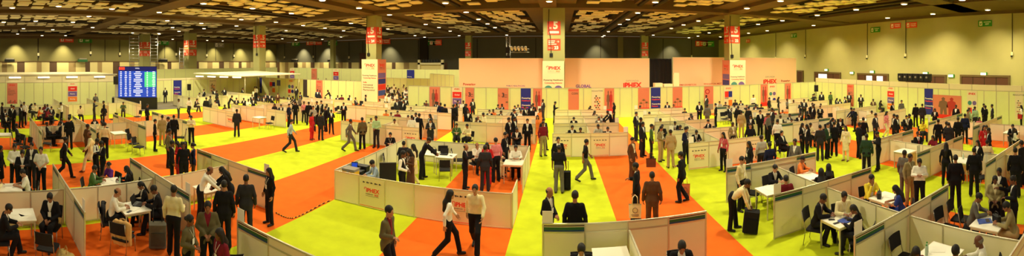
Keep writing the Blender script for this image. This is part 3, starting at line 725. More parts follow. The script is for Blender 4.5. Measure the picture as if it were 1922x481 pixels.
def limbs(P, J, g=0.0, part='arm', fem=False, end=1.0, cuff=0.0):
    d = None; w = .86 if fem else 1.0
    for i in (0, 1):
        if part == 'arm':
            s = J['sh'][i]; e, wr = J['arm'][i]; wq = e + (wr-e)*end
            q = smin(cap(P, s, e, .056*w+g, .042*w+g), cap(P, e, wq, .042*w+g, .029*w+g+cuff), .025)
        else:
            k, a, _ = J['leg'][i]; h = J['hip'][i]; aq = k + (a-k)*end
            q = smin(cap(P, h, k, .088+g, .056+g), cap(P, k, aq, .056+g, .038+g+cuff), .03)
        d = q if d is None else np.minimum(d, q)
    return d
def head_sdf(P, J, fem=False):
    H = (P - J['head']) @ J['Rh']
    d = ell(H, (0, -.008, .022), (.076, .095, .092))
    d = smin(d, ell(H, (0, .018, -.035), (.058, .070, .075)), .03)
    d = smin(d, cap(H, (0, .075, -.088), (0, .06, -.08), .020), .03)                    # chin
    d = smin(d, cap(H, (0, .090, .012), (0, .108, -.022), .008, .0135), .012)         # nose
    for s in (-1, 1):
        d = smin(d, ell(H, (s*.078, -.005, -.008), (.011, .022, .033)), .008)        # ear
        d = np.maximum(d, -(np.linalg.norm(H - A3(s*.033, .102, .012), axis=1) - .017))   # eye socket
    d = smin(d, cap(H, (-.02, .084, -.052), (.02, .084, -.052), .009), .01)               # lips
    return d
def hand_pts(side):
    """five bent fingers and a palm, along +z from the wrist, palm facing +y; x mirrored for the left"""
    s = side
    F_ = []
    for x, l, b in ((-.030, .066, .2), (-.010, .078, .0), (.011, .074, .0), (.030, .058, .2)):
        F_.append([(s*x, 0, .085), (s*x*1.05, .012, .085+l*.45), (s*x*1.08, .034, .085+l*.78), (s*x*1.08, .056, .085+l*.92)])
    th = [(-s*.028, .006, .03), (-s*.052, .022, .058), (-s*.050, .040, .085)]
    return F_, th
def hand_sdf(P, side):
    F_, th = hand_pts(side)
    d = cap(P, (0, 0, -.05), (0, 0, .015), .026, .024)
    pal = ell(P, (0, .002, .055), (.042, .017, .050)); d = smin(d, pal, .02)
    for f in F_:
        for a, b, r0, r1 in ((f[0], f[1], .0098, .009), (f[1], f[2], .009, .0083), (f[2], f[3], .0083, .0072)): d = np.minimum(d, cap(P, a, b, r0, r1)) if a is not f[0] else smin(d, cap(P, a, b, r0, r1), .006)
    d = smin(d, cap(P, th[0], th[1], .014, .0115), .008); d = smin(d, cap(P, th[1], th[2], .0115, .009), .004)
    return d
_HD = {}
def hand_mesh(side, lod):
    if (side, lod) not in _HD: _HD[(side, lod)] = surface(lambda P: hand_sdf(P, side), (-.075, -.04, -.06), (.075, .08, .185), .0052 if lod == 0 else .0075)
    return _HD[(side, lod)]
def hand_place(J, i):
    e, w = J['arm'][i]; z = (w-e)/np.linalg.norm(w-e); inward = np.array([-1.0 if i else 1.0, .35, 0]) if z[2] < -.5 else np.array([0, 0, -1.0])
    if z[2] > .5: inward = np.array([0, -1.0, 0])
    y = inward - z*(inward @ z); y /= np.linalg.norm(y); x = np.cross(y, z)
    return np.stack([x, y, z], 1), w
def floor_clip(P, d): return np.maximum(d, .0 - P[:, 2])
def foot(P, J, g=0.0, only=None):
    d = None
    for k, a, ang in (J['leg'] if only is None else J['leg'][only:only+1]):
        c, s = math.cos(math.radians(ang)), math.sin(math.radians(ang)); f = np.array([s, c, 0]); b = np.array([a[0], a[1], 0]); lift = a[2]-.085
        heel = b - f*.035 + (0, 0, .042+lift*.9); toe = b + f*.15 + (0, 0, .030)
        q = smin(cap(P, heel, toe, .040+g, .032+g), cap(P, a, heel, .034+g, .036+g), .02); d = q if d is None else np.minimum(d, q)
    return np.maximum(d, .004 - P[:, 2])
CELL = {0: .0125, 1: .021, 2: .036}
_PM = {}
def bounds(J, sit):
    pts = [J['head'] + (0, 0, .14), J['head'] + (0, .14, 0), J['head'] - (0, .14, 0)] + J['sh'] + [q for aw in J['arm'] for q in aw] + [q for l in J['leg'] for q in l[:2]]
    pts = np.array(pts); lo = pts.min(0) - (.17, .2, 0); hi = pts.max(0) + (.17, .24, .02); lo[2] = 0
    return lo, hi
def piece(kind, pose, lod, fem=False, belly=0.0, opt=None):
    """cached mesh of one layer (body or garment) of a pose"""
    key = (kind, pose, lod, fem, belly, opt)
    if key in _PM: return _PM[key]
    p = POSES[pose]; J = rig(p); lo, hi = bounds(J, p['sit']); c = CELL[lod]; mb = MB(); mb.sm = True
    TF = lambda P: (P - J['O']) @ J['R']
    if kind == 'body':
        def fn(P):
            d = torso(P, J, -.012, fem, belly)
            d = smin(d, limbs(P, J, -.004, 'arm', fem), .02); d = smin(d, limbs(P, J, -.01, 'leg'), .03)
            d = smin(d, cap(P, J['T']((0, 0, .46)), J['head'] - J['Rh'] @ np.array([0, .02, .04]), .056 if not fem else .047, .050 if not fem else .043), .02)
            d = smin(d, head_sdf(P, J), .012)
            if lod == 2:
                for i in (0, 1):
                    e, w = J['arm'][i]; z = (w-e)/np.linalg.norm(w-e); d = smin(d, cap(P, w, w+z*.12, .03, .028), .02)
            return smin(d, foot(P, J, -.008), .02)
        V, Q = surface(fn, lo, hi, c); mb.add(V.tolist(), Q.tolist(), 0)
        if lod < 2:
            for i in (0, 1):
                HV, HQ = hand_mesh(1 if i else -1, lod); A, w = hand_place(J, i); mb.add((HV @ A.T + w).tolist(), HQ.tolist(), 0)
        H = lambda v: J['head'] + J['Rh'] @ np.array(v)
        if lod < 2:
            for s in (-1, 1):
                mb.add([H((s*.033 + a*.013, .094 + .006*(1-abs(a)), .013 + b*.006)).tolist() for a, b in ((-1, 0), (0, 1), (1, 0), (0, -1))], [(0, 1, 2, 3)], 1)
                mb.add([H((s*.034 + a*.018, .099 - abs(a)*.006, .033 + b)).tolist() for a, b in ((-1, 0), (-.2, .006), (1, .0), (1, -.004), (-.2, .001))], [(0, 1, 2, 3, 4)], 2)
            mb.add([H((a*.021, .0955 - abs(a)*.003, -.052 + b)).tolist() for a, b in ((-1, 0), (0, .004), (1, 0), (0, -.005))], [(0, 1, 2, 3)], 3)
        mats = [M['skin'], M['eye'], M['black'], M['lip']]
    elif kind in ('jacket', 'shirt', 'tee', 'vest'):
        g = {'jacket': .018, 'shirt': .010, 'tee': .012, 'vest': .018}[kind]
        end = {'jacket': .96, 'shirt': .93, 'tee': .1, 'vest': 0}[kind]; 
        def fn(P):
            Q = TF(P); d = torso(P, J, g, fem, belly)
            if kind == 'tee':
                for i in (0, 1):
                    e, w = J['arm'][i]; d = smin(d, cap(P, J['sh'][i], J['sh'][i] + (e-J['sh'][i])*.8, .058+g, .056+g), .02)
            elif kind != 'vest': d = smin(d, limbs(P, J, g*.75, 'arm', fem, end, .006), .025)
            if kind == 'jacket' and not p['sit']:
                d = smin(d, cap(P * A3(1, 1.15, 1), J['O'] * A3(1, 1.15, 1) + (-.07, 0, -.04), J['O'] * A3(1, 1.15, 1) + (-.06, 0, -.16), .118, .125), .04)
                d = smin(d, cap(P * A3(1, 1.15, 1), J['O'] * A3(1, 1.15, 1) + (.07, 0, -.04), J['O'] * A3(1, 1.15, 1) + (.06, 0, -.16), .118, .125), .04)
            hem = {'jacket': -.16 if not p['sit'] else -.06, 'shirt': -.0, 'tee': -.06, 'vest': -.02}[kind]
            d = np.maximum(d, np.where(np.abs(Q[:, 0]) < .20, hem - Q[:, 2], -1))
            d = np.maximum(d, np.where(np.abs(Q[:, 0]) < .12, Q[:, 2] - .505, -1))
            if kind in ('jacket', 'vest'):     # open front: a V down to the button
                wv = np.minimum(np.maximum((Q[:, 2]-.20)*.30, -.02), .075) - np.abs(Q[:, 0])
                d = np.maximum(d, np.where(Q[:, 1] > .02, wv, -1))
                if kind == 'jacket': d = np.maximum(d, np.where(Q[:, 1] > .02, (.02 - Q[:, 2])*.4 - np.abs(Q[:, 0]), -1))
            return d
        V, Q = surface(fn, lo, hi, c); mb.add(V.tolist(), Q.tolist(), 0); mats = [M['cloth']]
    elif kind == 'front':      # shirt seen in the V of a jacket, with collar
        def fn(P):
            Q = TF(P); d = torso(P, J, .009, fem, belly)
            d = np.maximum(d, np.maximum(.04-Q[:, 2], np.maximum(Q[:, 2]-.53, np.abs(Q[:, 0])-.11)))
            return np.maximum(d, .0 - Q[:, 1])
        V, Q = surface(fn, lo, hi, c); mb.add(V.tolist(), Q.tolist(), 0); mats = [M['cloth']]
    elif kind == 'trousers':
        def fn(P):
            d = limbs(P, J, .016, 'leg', end=.97, cuff=.020 if not fem else .01)
            d = smin(d, cap(P * A3(1, 1.12, 1), (-.075, 0, p['pz']-.01), (.075, 0, p['pz']-.01), .122), .04)
            d = smin(d, cap(P * A3(1, 1.12, 1), (-.06, 0.01, p['pz']+.04), (.06, 0.01, p['pz']+.04), .108), .03)
            return d
        hi2 = hi.copy(); hi2[2] = p['pz'] + .18; V, Q = surface(fn, lo, hi2, c); mb.add(V.tolist(), Q.tolist(), 0); mats = [M['cloth']]
    elif kind == 'shoe':
        hi2 = hi.copy(); hi2[2] = .30; V, Q = surface(lambda P: np.maximum(foot(P, J, .004, opt), P[:, 2] - .115 - .12*(P[:, 1] < -.3)), lo, hi2, min(c, .024)); mb.add(V.tolist(), Q.tolist(), 0); mats = [M['shoe']]
    elif kind == 'skirt':      # opt: hem height
        hem = opt
        def fn(P):
            if p['sit']: d = smin(limbs(P, J, .035, 'leg', end=.9), cap(P, (-.06, 0, p['pz']), (.06, 0, p['pz']), .14), .08)
            else:
                a = np.array([0, 0, p['pz']+.05]); mid = (J['leg'][0][1] + J['leg'][1][1])/2
                Ps = P * A3(1, 1.25, 1); b = np.array([mid[0], mid[1]*1.0, hem-.12])
                d = cap(Ps, a, b, .15, .23 if hem > .3 else .27); d = smin(d, cap(Ps, (-.06, 0, p['pz']), (.06, 0, p['pz']), .14), .04)
            return np.maximum(d, hem - P[:, 2])
        hi2 = hi.copy(); hi2[2] = p['pz'] + .22; lo2 = lo - (.1, .1, 0); lo2[2] = 0; V, Q = surface(fn, lo2, hi2 + (.1, .1, 0), c); mb.add(V.tolist(), Q.tolist(), 0); mats = [M['cloth']]
    elif kind == 'tunic':      # long shirt to the knee, slit sides
        def fn(P):
            Q = TF(P); d = smin(torso(P, J, .016, fem, belly), limbs(P, J, .012, 'arm', fem, .9, .01), .03)
            if p['sit']: d = smin(d, limbs(P, J, .03, 'leg', end=.1), .05)
            else:
                Ps = P * A3(1, 1.25, 1); d = smin(d, cap(Ps, (0, 0, p['pz']), (0, 0, .5), .15, .20), .05); d = np.maximum(d, .52 - P[:, 2])
            return np.maximum(d, np.where(np.abs(Q[:, 0]) < .12, Q[:, 2] - .50, -1))
        V, Q = surface(fn, lo, hi, c); mb.add(V.tolist(), Q.tolist(), 0); mats = [M['cloth']]
    elif kind == 'shawl':      # a dupatta or saree end over one shoulder
        def fn(P):
            Q = TF(P); d = torso(P, J, .030, fem, belly)
            band = np.abs(Q[:, 0]*.8 + (Q[:, 2]-.25)*.55*(np.where(Q[:, 1] > 0, 1, .2)) - .0) - .085
            return np.maximum(d, band)
        V, Q = surface(fn, lo, hi, min(c, .03)); mb.add(V.tolist(), Q.tolist(), 0); mats = [M['cloth']]
    elif kind == 'hair':       # opt: short | crop | long | tail | bun | scarf | beard-less bald ring
        def fn(P):
            H = (P - J['head']) @ J['Rh']; T_ = TF(P)
            sk = ell(H, (0, -.012, .028), (.086, .105, .098))
            if opt == 'scarf':
                d = smin(ell(H, (0, -.015, .0), (.105, .115, .135)), cap(P, J['head'] + (0, -.02, -.10), J['T']((0, -.02, .38)), .10, .17), .05)
                face = ell(H, (0, .12, -.01), (.058, .08, .08)); return np.maximum(d, -face)
            cut = .03 + .25*np.clip(.02-H[:, 2], 0, .2)
            if opt == 'crop': sk = ell(H, (0, -.012, .026), (.081, .100, .094))
            if opt == 'ring':
                d = ell(H, (0, -.016, .012), (.083, .099, .08)); d = np.maximum(d, H[:, 2]-.035); return np.maximum(np.maximum(d, H[:, 1]-.01), -.05-H[:, 2])
            d = np.maximum(sk, -(ell(H, (0, .118, -.026), (.074, .080, .104))))            # leave the face free
            low = -.055 if opt in ('short', 'crop') else -.09
            d = np.maximum(d, low - H[:, 2] - np.where(H[:, 1] > .02, .0, 0)); 
            if opt in ('short', 'crop'): d = np.maximum(d, np.where(H[:, 1] > -.0, -.005 - H[:, 2], -1))
            if opt == 'long':
                back = J['T']((0, -.11, .26)); q = smin(cap(P, J['head'] - J['Rh'] @ np.array([0, .045, .02]), J['T']((0, -.085, .44)), .078, .075), cap(P, J['T']((0, -.085, .44)), back, .08, .055), .05)
                for s in (-1, 1): q = smin(q, cap(P, J['head'] + J['Rh'] @ np.array([s*.068, -.01, 0]), J['T']((s*.095, .0, .40)), .035, .03), .03)
                d = smin(d, q, .02)
            if opt == 'tail':
                q = cap(P, J['head'] - J['Rh'] @ np.array([0, .10, -.01]), J['T']((0, -.14, .34)), .032, .026); d = smin(d, q, .02)
            if opt == 'bun': d = smin(d, np.linalg.norm(H - A3(0, -.115, -.005), axis=1) - .045, .015)
            return d
        lo2 = np.minimum(J['head'] - .2, J['T']((0, -.2, .16))) - (.12, 0, 0); hi2 = J['head'] + .22
        V, Q = surface(fn, lo2, hi2, {0: .009, 1: .015, 2: .026}[lod]); mb.add(V.tolist(), Q.tolist(), 0); mats = [M['hair']]
    elif kind == 'lanyard':
        pts = []
        for t in np.linspace(-1, 1, 9):
            x = .072*t; z = .47 - .20*(1-abs(t)); 
            q = np.array([[x, .3, z]]); lo_, hi_ = 0.0, .4      # march to the chest surface
            for _ in range(14):
                m = (lo_+hi_)/2; Pm = (J['O'] + J['R'] @ np.array([x, m, z]))[None]
                if torso(Pm, J, .034, fem, belly)[0] < 0: lo_ = m
                else: hi_ = m
            pts.append(J['O'] + J['R'] @ np.array([x, hi_, z]))
        mb.tube([tuple(q) for q in pts], .007, 5, 0)
        mid = pts[4]; R = J['R']; cs = [mid + R @ np.array([a, .004, b]) for a, b in ((-.045, -.005), (.045, -.005), (.045, -.13), (-.045, -.13))]
        mb.sm = False; mb.add([tuple(q) for q in cs] + [tuple(q + R @ np.array([0, .006, 0])) for q in cs], [(0, 1, 2, 3), (7, 6, 5, 4), (0, 4, 5, 1), (1, 5, 6, 2), (2, 6, 7, 3), (3, 7, 4, 0)], 1)
        mats = [M['plain'], M['paper']]
    elif kind == 'tie':
        pts = []
        for z, wd in ((.455, .016), (.43, .018), (.30, .032), (.16, .036), (.12, .01)):
            lo_, hi_ = 0.0, .4
            for _ in range(14):
                m = (lo_+hi_)/2
                if torso((J['O'] + J['R'] @ np.array([0, m, z]))[None], J, .014, fem, belly)[0] < 0: lo_ = m
                else: hi_ = m
            pts += [J['O'] + J['R'] @ np.array([-wd, hi_, z]), J['O'] + J['R'] @ np.array([wd, hi_, z])]
        mb.add([tuple(q) for q in pts] + [tuple(q + J['R'] @ np.array([0, .006, 0])) for q in pts], [(8, 9, 7, 5, 3, 1, 0, 2, 4, 6)[::1]] + [(10, 11, 13, 12), (12, 13, 15, 14), (14, 15, 17, 16), (16, 17, 19, 18)], 0); mats = [M['plain']]
    me = mb.mesh(kind)
    for m in mats: me.materials.append(m)
    _PM[key] = me
    return me
C_ = dict(black=(24, 22, 26), char=(44, 42, 46), grey=(104, 100, 92), olive=(98, 90, 60), navy=(24, 28, 58), blue=(40, 56, 130), lblue=(168, 186, 206), white=(244, 240, 222), cream=(234, 220, 168), tan=(178, 150, 104), brown=(92, 60, 38),
    red=(200, 36, 40), maroon=(120, 26, 40), pink=(222, 130, 134), orange=(240, 130, 60), yellow=(236, 212, 60), green=(74, 104, 56), dgreen=(40, 66, 46), purple=(96, 40, 130), lgrey=(170, 166, 150), teal=(40, 110, 110), khaki=(150, 136, 92), rose=(190, 80, 90), mint=(170, 205, 150))
SK = [(150, 98, 66), (128, 80, 54), (170, 116, 80), (112, 70, 48), (186, 134, 98)]
CW = dict(char='charcoal', lblue='pale blue', dgreen='dark green', lgrey='light grey', rose='rose', black='black', olive='olive')
def cw(c): return CW.get(c, c)
# looks: (kind, main colour, second colour, bottom colour, hair, woman)
LOOKS = {}
def look(code):
    """'<kind>-<main>-<second>-<bottom>-<hair>' -> dict; kinds: S suit, H shirt, T tee, V vest, D dress, K tunic, W saree"""
    if code in LOOKS: return LOOKS[code]
    k, a, b, c, h = code.split('-')
    fem = h in ('long', 'tail', 'bun', 'scarf')
    LOOKS[code] = dict(k=k, a=a, b=b, c=c, h=h, fem=fem); return LOOKS[code]
def look_words(L):
    k, a, b, c, h = L['k'], cw(L['a']), cw(L['b']), cw(L['c']), L['h']
    t = {'S': f'{a} suit' if L['a'] == L['c'] else f'{a} jacket', 'H': f'{a} shirt', 'T': f'{a} top', 'V': f'{a} waistcoat', 'D': f'{a} dress', 'K': f'{a} tunic', 'W': f'{a} saree', 'R': f'{a} headscarf'}[k]
    if h == 'scarf': t = f'{a} robe and headscarf'
    if h == 'ring': t = 'balding, ' + t
    if h in ('long', 'tail', 'bun'): t += {'long': ' with long hair', 'tail': ' with tied hair', 'bun': ' with hair bun'}[h]
    return t
POSEW = dict(st='standing', st2='standing', cl='standing', ph='reading a phone', ra='gesturing', po='pointing', ho='standing', hi='standing', wk='walking', w2='walking', be='bending down', b2='leaning over', sd='seated', s2='seated', sc='seated', sl='seated', sb='seated')
def person(x, y, pose, code, yaw, lod, scale=1.0, seed=0, extras=()):
    L = look(code); rnd = random.Random(seed); fem = L['fem']; belly = 0.0 if fem or 'belly' not in extras else .07
    skin = SK[rnd.randrange(len(SK))]; hc = (26, 20, 18) if 'greyhair' not in extras else (130, 122, 108)
    o = obj('person', piece('body', pose, lod, fem, belly), None, None, (x, y, 0), yaw, skin, scale=(scale*.93, scale*.93, scale))
    ch = lambda nm, kd, col, opt=None: obj(nm, piece(kd, pose, lod, fem, belly, opt), None, o, color=col)
    if L['h'] != 'bald': ch('hair' if L['h'] != 'scarf' else 'headscarf', 'hair', C_[L['a']] if L['h'] == 'scarf' else hc, L['h'])
    k = L['k']; A, B, D = C_[L['a']], C_.get(L['b']), C_.get(L['c'])
    if k == 'S': ch('jacket', 'jacket', A); ch('shirt', 'front', B); ch('trousers', 'trousers', D)
    elif k == 'V': ch('shirt', 'shirt', B); ch('waistcoat', 'vest', A); ch('trousers', 'trousers', D)
    elif k == 'H': ch('shirt', 'shirt', A); ch('trousers', 'trousers', D)
    elif k == 'T': ch('top', 'tee', A); ch('trousers', 'trousers', D)
    elif k == 'D': ch('bodice', 'shirt', A); ch('skirt', 'skirt', D, .42)
    elif k == 'K': ch('tunic', 'tunic', A); ch('trousers', 'trousers', D)
    elif k == 'W': ch('blouse', 'tee', B); ch('saree_skirt', 'skirt', A, .06); ch('saree_end', 'shawl', A)
    elif k == 'R': ch('robe', 'shirt', A); ch('robe_skirt', 'skirt', A, .08)
    if lod < 2 or not POSES[pose]['sit']: [ch('shoe', 'shoe', (24, 20, 20) if k in 'SHVRT' else (110, 70, 50), i) for i in (0, 1)]
    if lod < 2 and 'lan' in extras: ch('lanyard', 'lanyard', (220, 210, 190))
    if 'none' in extras: pass
    if lod < 2 and 'tie' in extras: ch('tie', 'tie', (120, 30, 40))
    return o
# ================================================================ chairs, tables and the crowd
def R_(p, d): return (p[0] + d[0], p[1] + d[1], p[2] + d[2])
_CH = {}
def chair_parts():
    if _CH: return _CH
    s = MB(); s.sm = False; s.rbox(-.22, .22, -.20, .23, .365, .405, .05); _CH['seat'] = s.mesh('seat')
    b = MB(); n = 7     # curved back shell
    for k in range(n):
        x0, x1 = -.22 + .44*k/n, -.22 + .44*(k+1)/n; c = lambda x: -.235 - .03*(1-(x/.22)**2)
        b.add([(x0, c(x0), .55), (x1, c(x1), .55), (x1, c(x1)-.05, .85), (x0, c(x0)-.05, .85), (x0, c(x0)-.022, .55), (x1, c(x1)-.022, .55), (x1, c(x1)-.072, .85), (x0, c(x0)-.072, .85)],
              [(0, 1, 2, 3), (7, 6, 5, 4), (0, 4, 5, 1), (3, 2, 6, 7), (0, 3, 7, 4), (1, 5, 6, 2)])
    _CH['backrest'] = b.mesh('backrest')
    for s_ in (-1, 1):
        _CH['f%d' % s_] = MB().tube([(s_*.215, .20, .375), (s_*.225, .225, .0)], .012, 6).mesh('leg')
        _CH['r%d' % s_] = MB().tube([(s_*.225, -.26, .0), (s_*.215, -.20, .39), (s_*.215, -.262, .62), (s_*.215, -.305, .84)], .012, 6).mesh('leg')
    for k, me in _CH.items(): me.materials.append(M['blackf'] if k in ('seat', 'backrest') else M['steel'])
    return _CH
CHAIRN = []
def chair(x, y, yaw, where, seatcol=None):
    o = empty('stacking_chair', (x, y, 0), yaw); c = chair_parts()
    obj('seat', c['seat'], None, o); obj('backrest', c['backrest'], None, o)
    for s in (-1, 1): obj('leg', c['f%d' % s], None, o); obj('leg', c['r%d' % s], None, o)
    CHAIRN.append((o, x, y, where)); OBST.append((x, y, .36)); return o
OBST = []
TABLES = []
def tparts():
    if 'tt' in _MC: return _MC['tt']
    t = MB().rbox(-.375, .375, -.375, .375, .72, .745, .01).mesh('tabletop'); t.materials.append(M['white'])
    a = MB().box(-.35, .35, -.35, -.33, .66, .72).box(-.35, .35, .33, .35, .66, .72).box(-.35, -.33, -.33, .33, .66, .72).box(.33, .35, -.33, .33, .66, .72).mesh('apron'); a.materials.append(M['alu'])
    l = MB().rbox(-.018, .018, -.018, .018, 0, .66, .006).mesh('leg'); l.materials.append(M['alu'])
    _MC['tt'] = (t, a, l); return _MC['tt']
def table(x, y, label, yaw=0, auto=False):
    o = empty('meeting_table', (x, y, 0), yaw); thing(o, label, 'table'); t, a, l = tparts()
    obj('tabletop', t, None, o); obj('apron', a, None, o)
    for sx in (-1, 1):
        for sy in (-1, 1): obj('leg', l, None, o, (sx*.335, sy*.335, 0))
    OBST.append((x, y, .5)); TABLES.append((x, y)); return o
def T(tx, ty, px4, py4): return tx + px4/4, ty + py4/4
SHORT = dict(
 bs='S-black-white-black-short', bc='S-black-white-black-crop', bb='S-black-white-black-ring', cs='S-char-white-char-short', gs='S-grey-white-grey-short', ol='S-olive-maroon-black-short', ns='S-navy-white-black-short', dg='S-dgreen-white-black-crop',
 tn='S-tan-white-tan-short', br='S-brown-cream-brown-short', ws='H-white-x-black-short', wb='H-white-x-black-ring', wc='H-cream-x-black-short', wk='H-cream-x-khaki-short', ls='H-lblue-x-char-short', ys='H-yellow-x-char-short', gr='H-green-x-char-short', mi='H-mint-x-char-short',
 gy='H-grey-x-black-short', bk='H-black-x-black-short', bg='T-black-x-grey-short', pk='H-pink-x-black-short', ma='H-maroon-x-khaki-short', kh='H-khaki-x-tan-short', rt='T-maroon-x-black-short', wt='T-white-x-black-crop', og='H-orange-x-char-short', bn='H-navy-x-black-short', lg='H-lgrey-x-char-short',
 vs='V-black-white-black-short', gk='S-green-white-char-short', kc='K-cream-x-cream-ring', ko='K-orange-x-black-short',
 fb='S-black-white-black-long', ft='S-black-white-black-tail', fw='H-white-x-black-long', fp='H-pink-x-black-tail', fd='D-black-x-black-long', fl='H-black-x-black-long', fr='K-red-x-red-long', fu='T-purple-x-black-bun', fo='K-orange-x-khaki-long', fg='K-olive-x-black-bun', fm='T-maroon-x-black-long', fn='S-navy-cream-brown-bun', fe='D-brown-x-brown-long',
 fi='K-pink-x-cream-long', fc='K-cream-x-cream-long', fk='S-khaki-cream-black-tail', fz='R-black-x-black-scarf', fv='T-blue-x-blue-long', fs='W-rose-pink-x-bun', fj='H-rose-x-black-long')
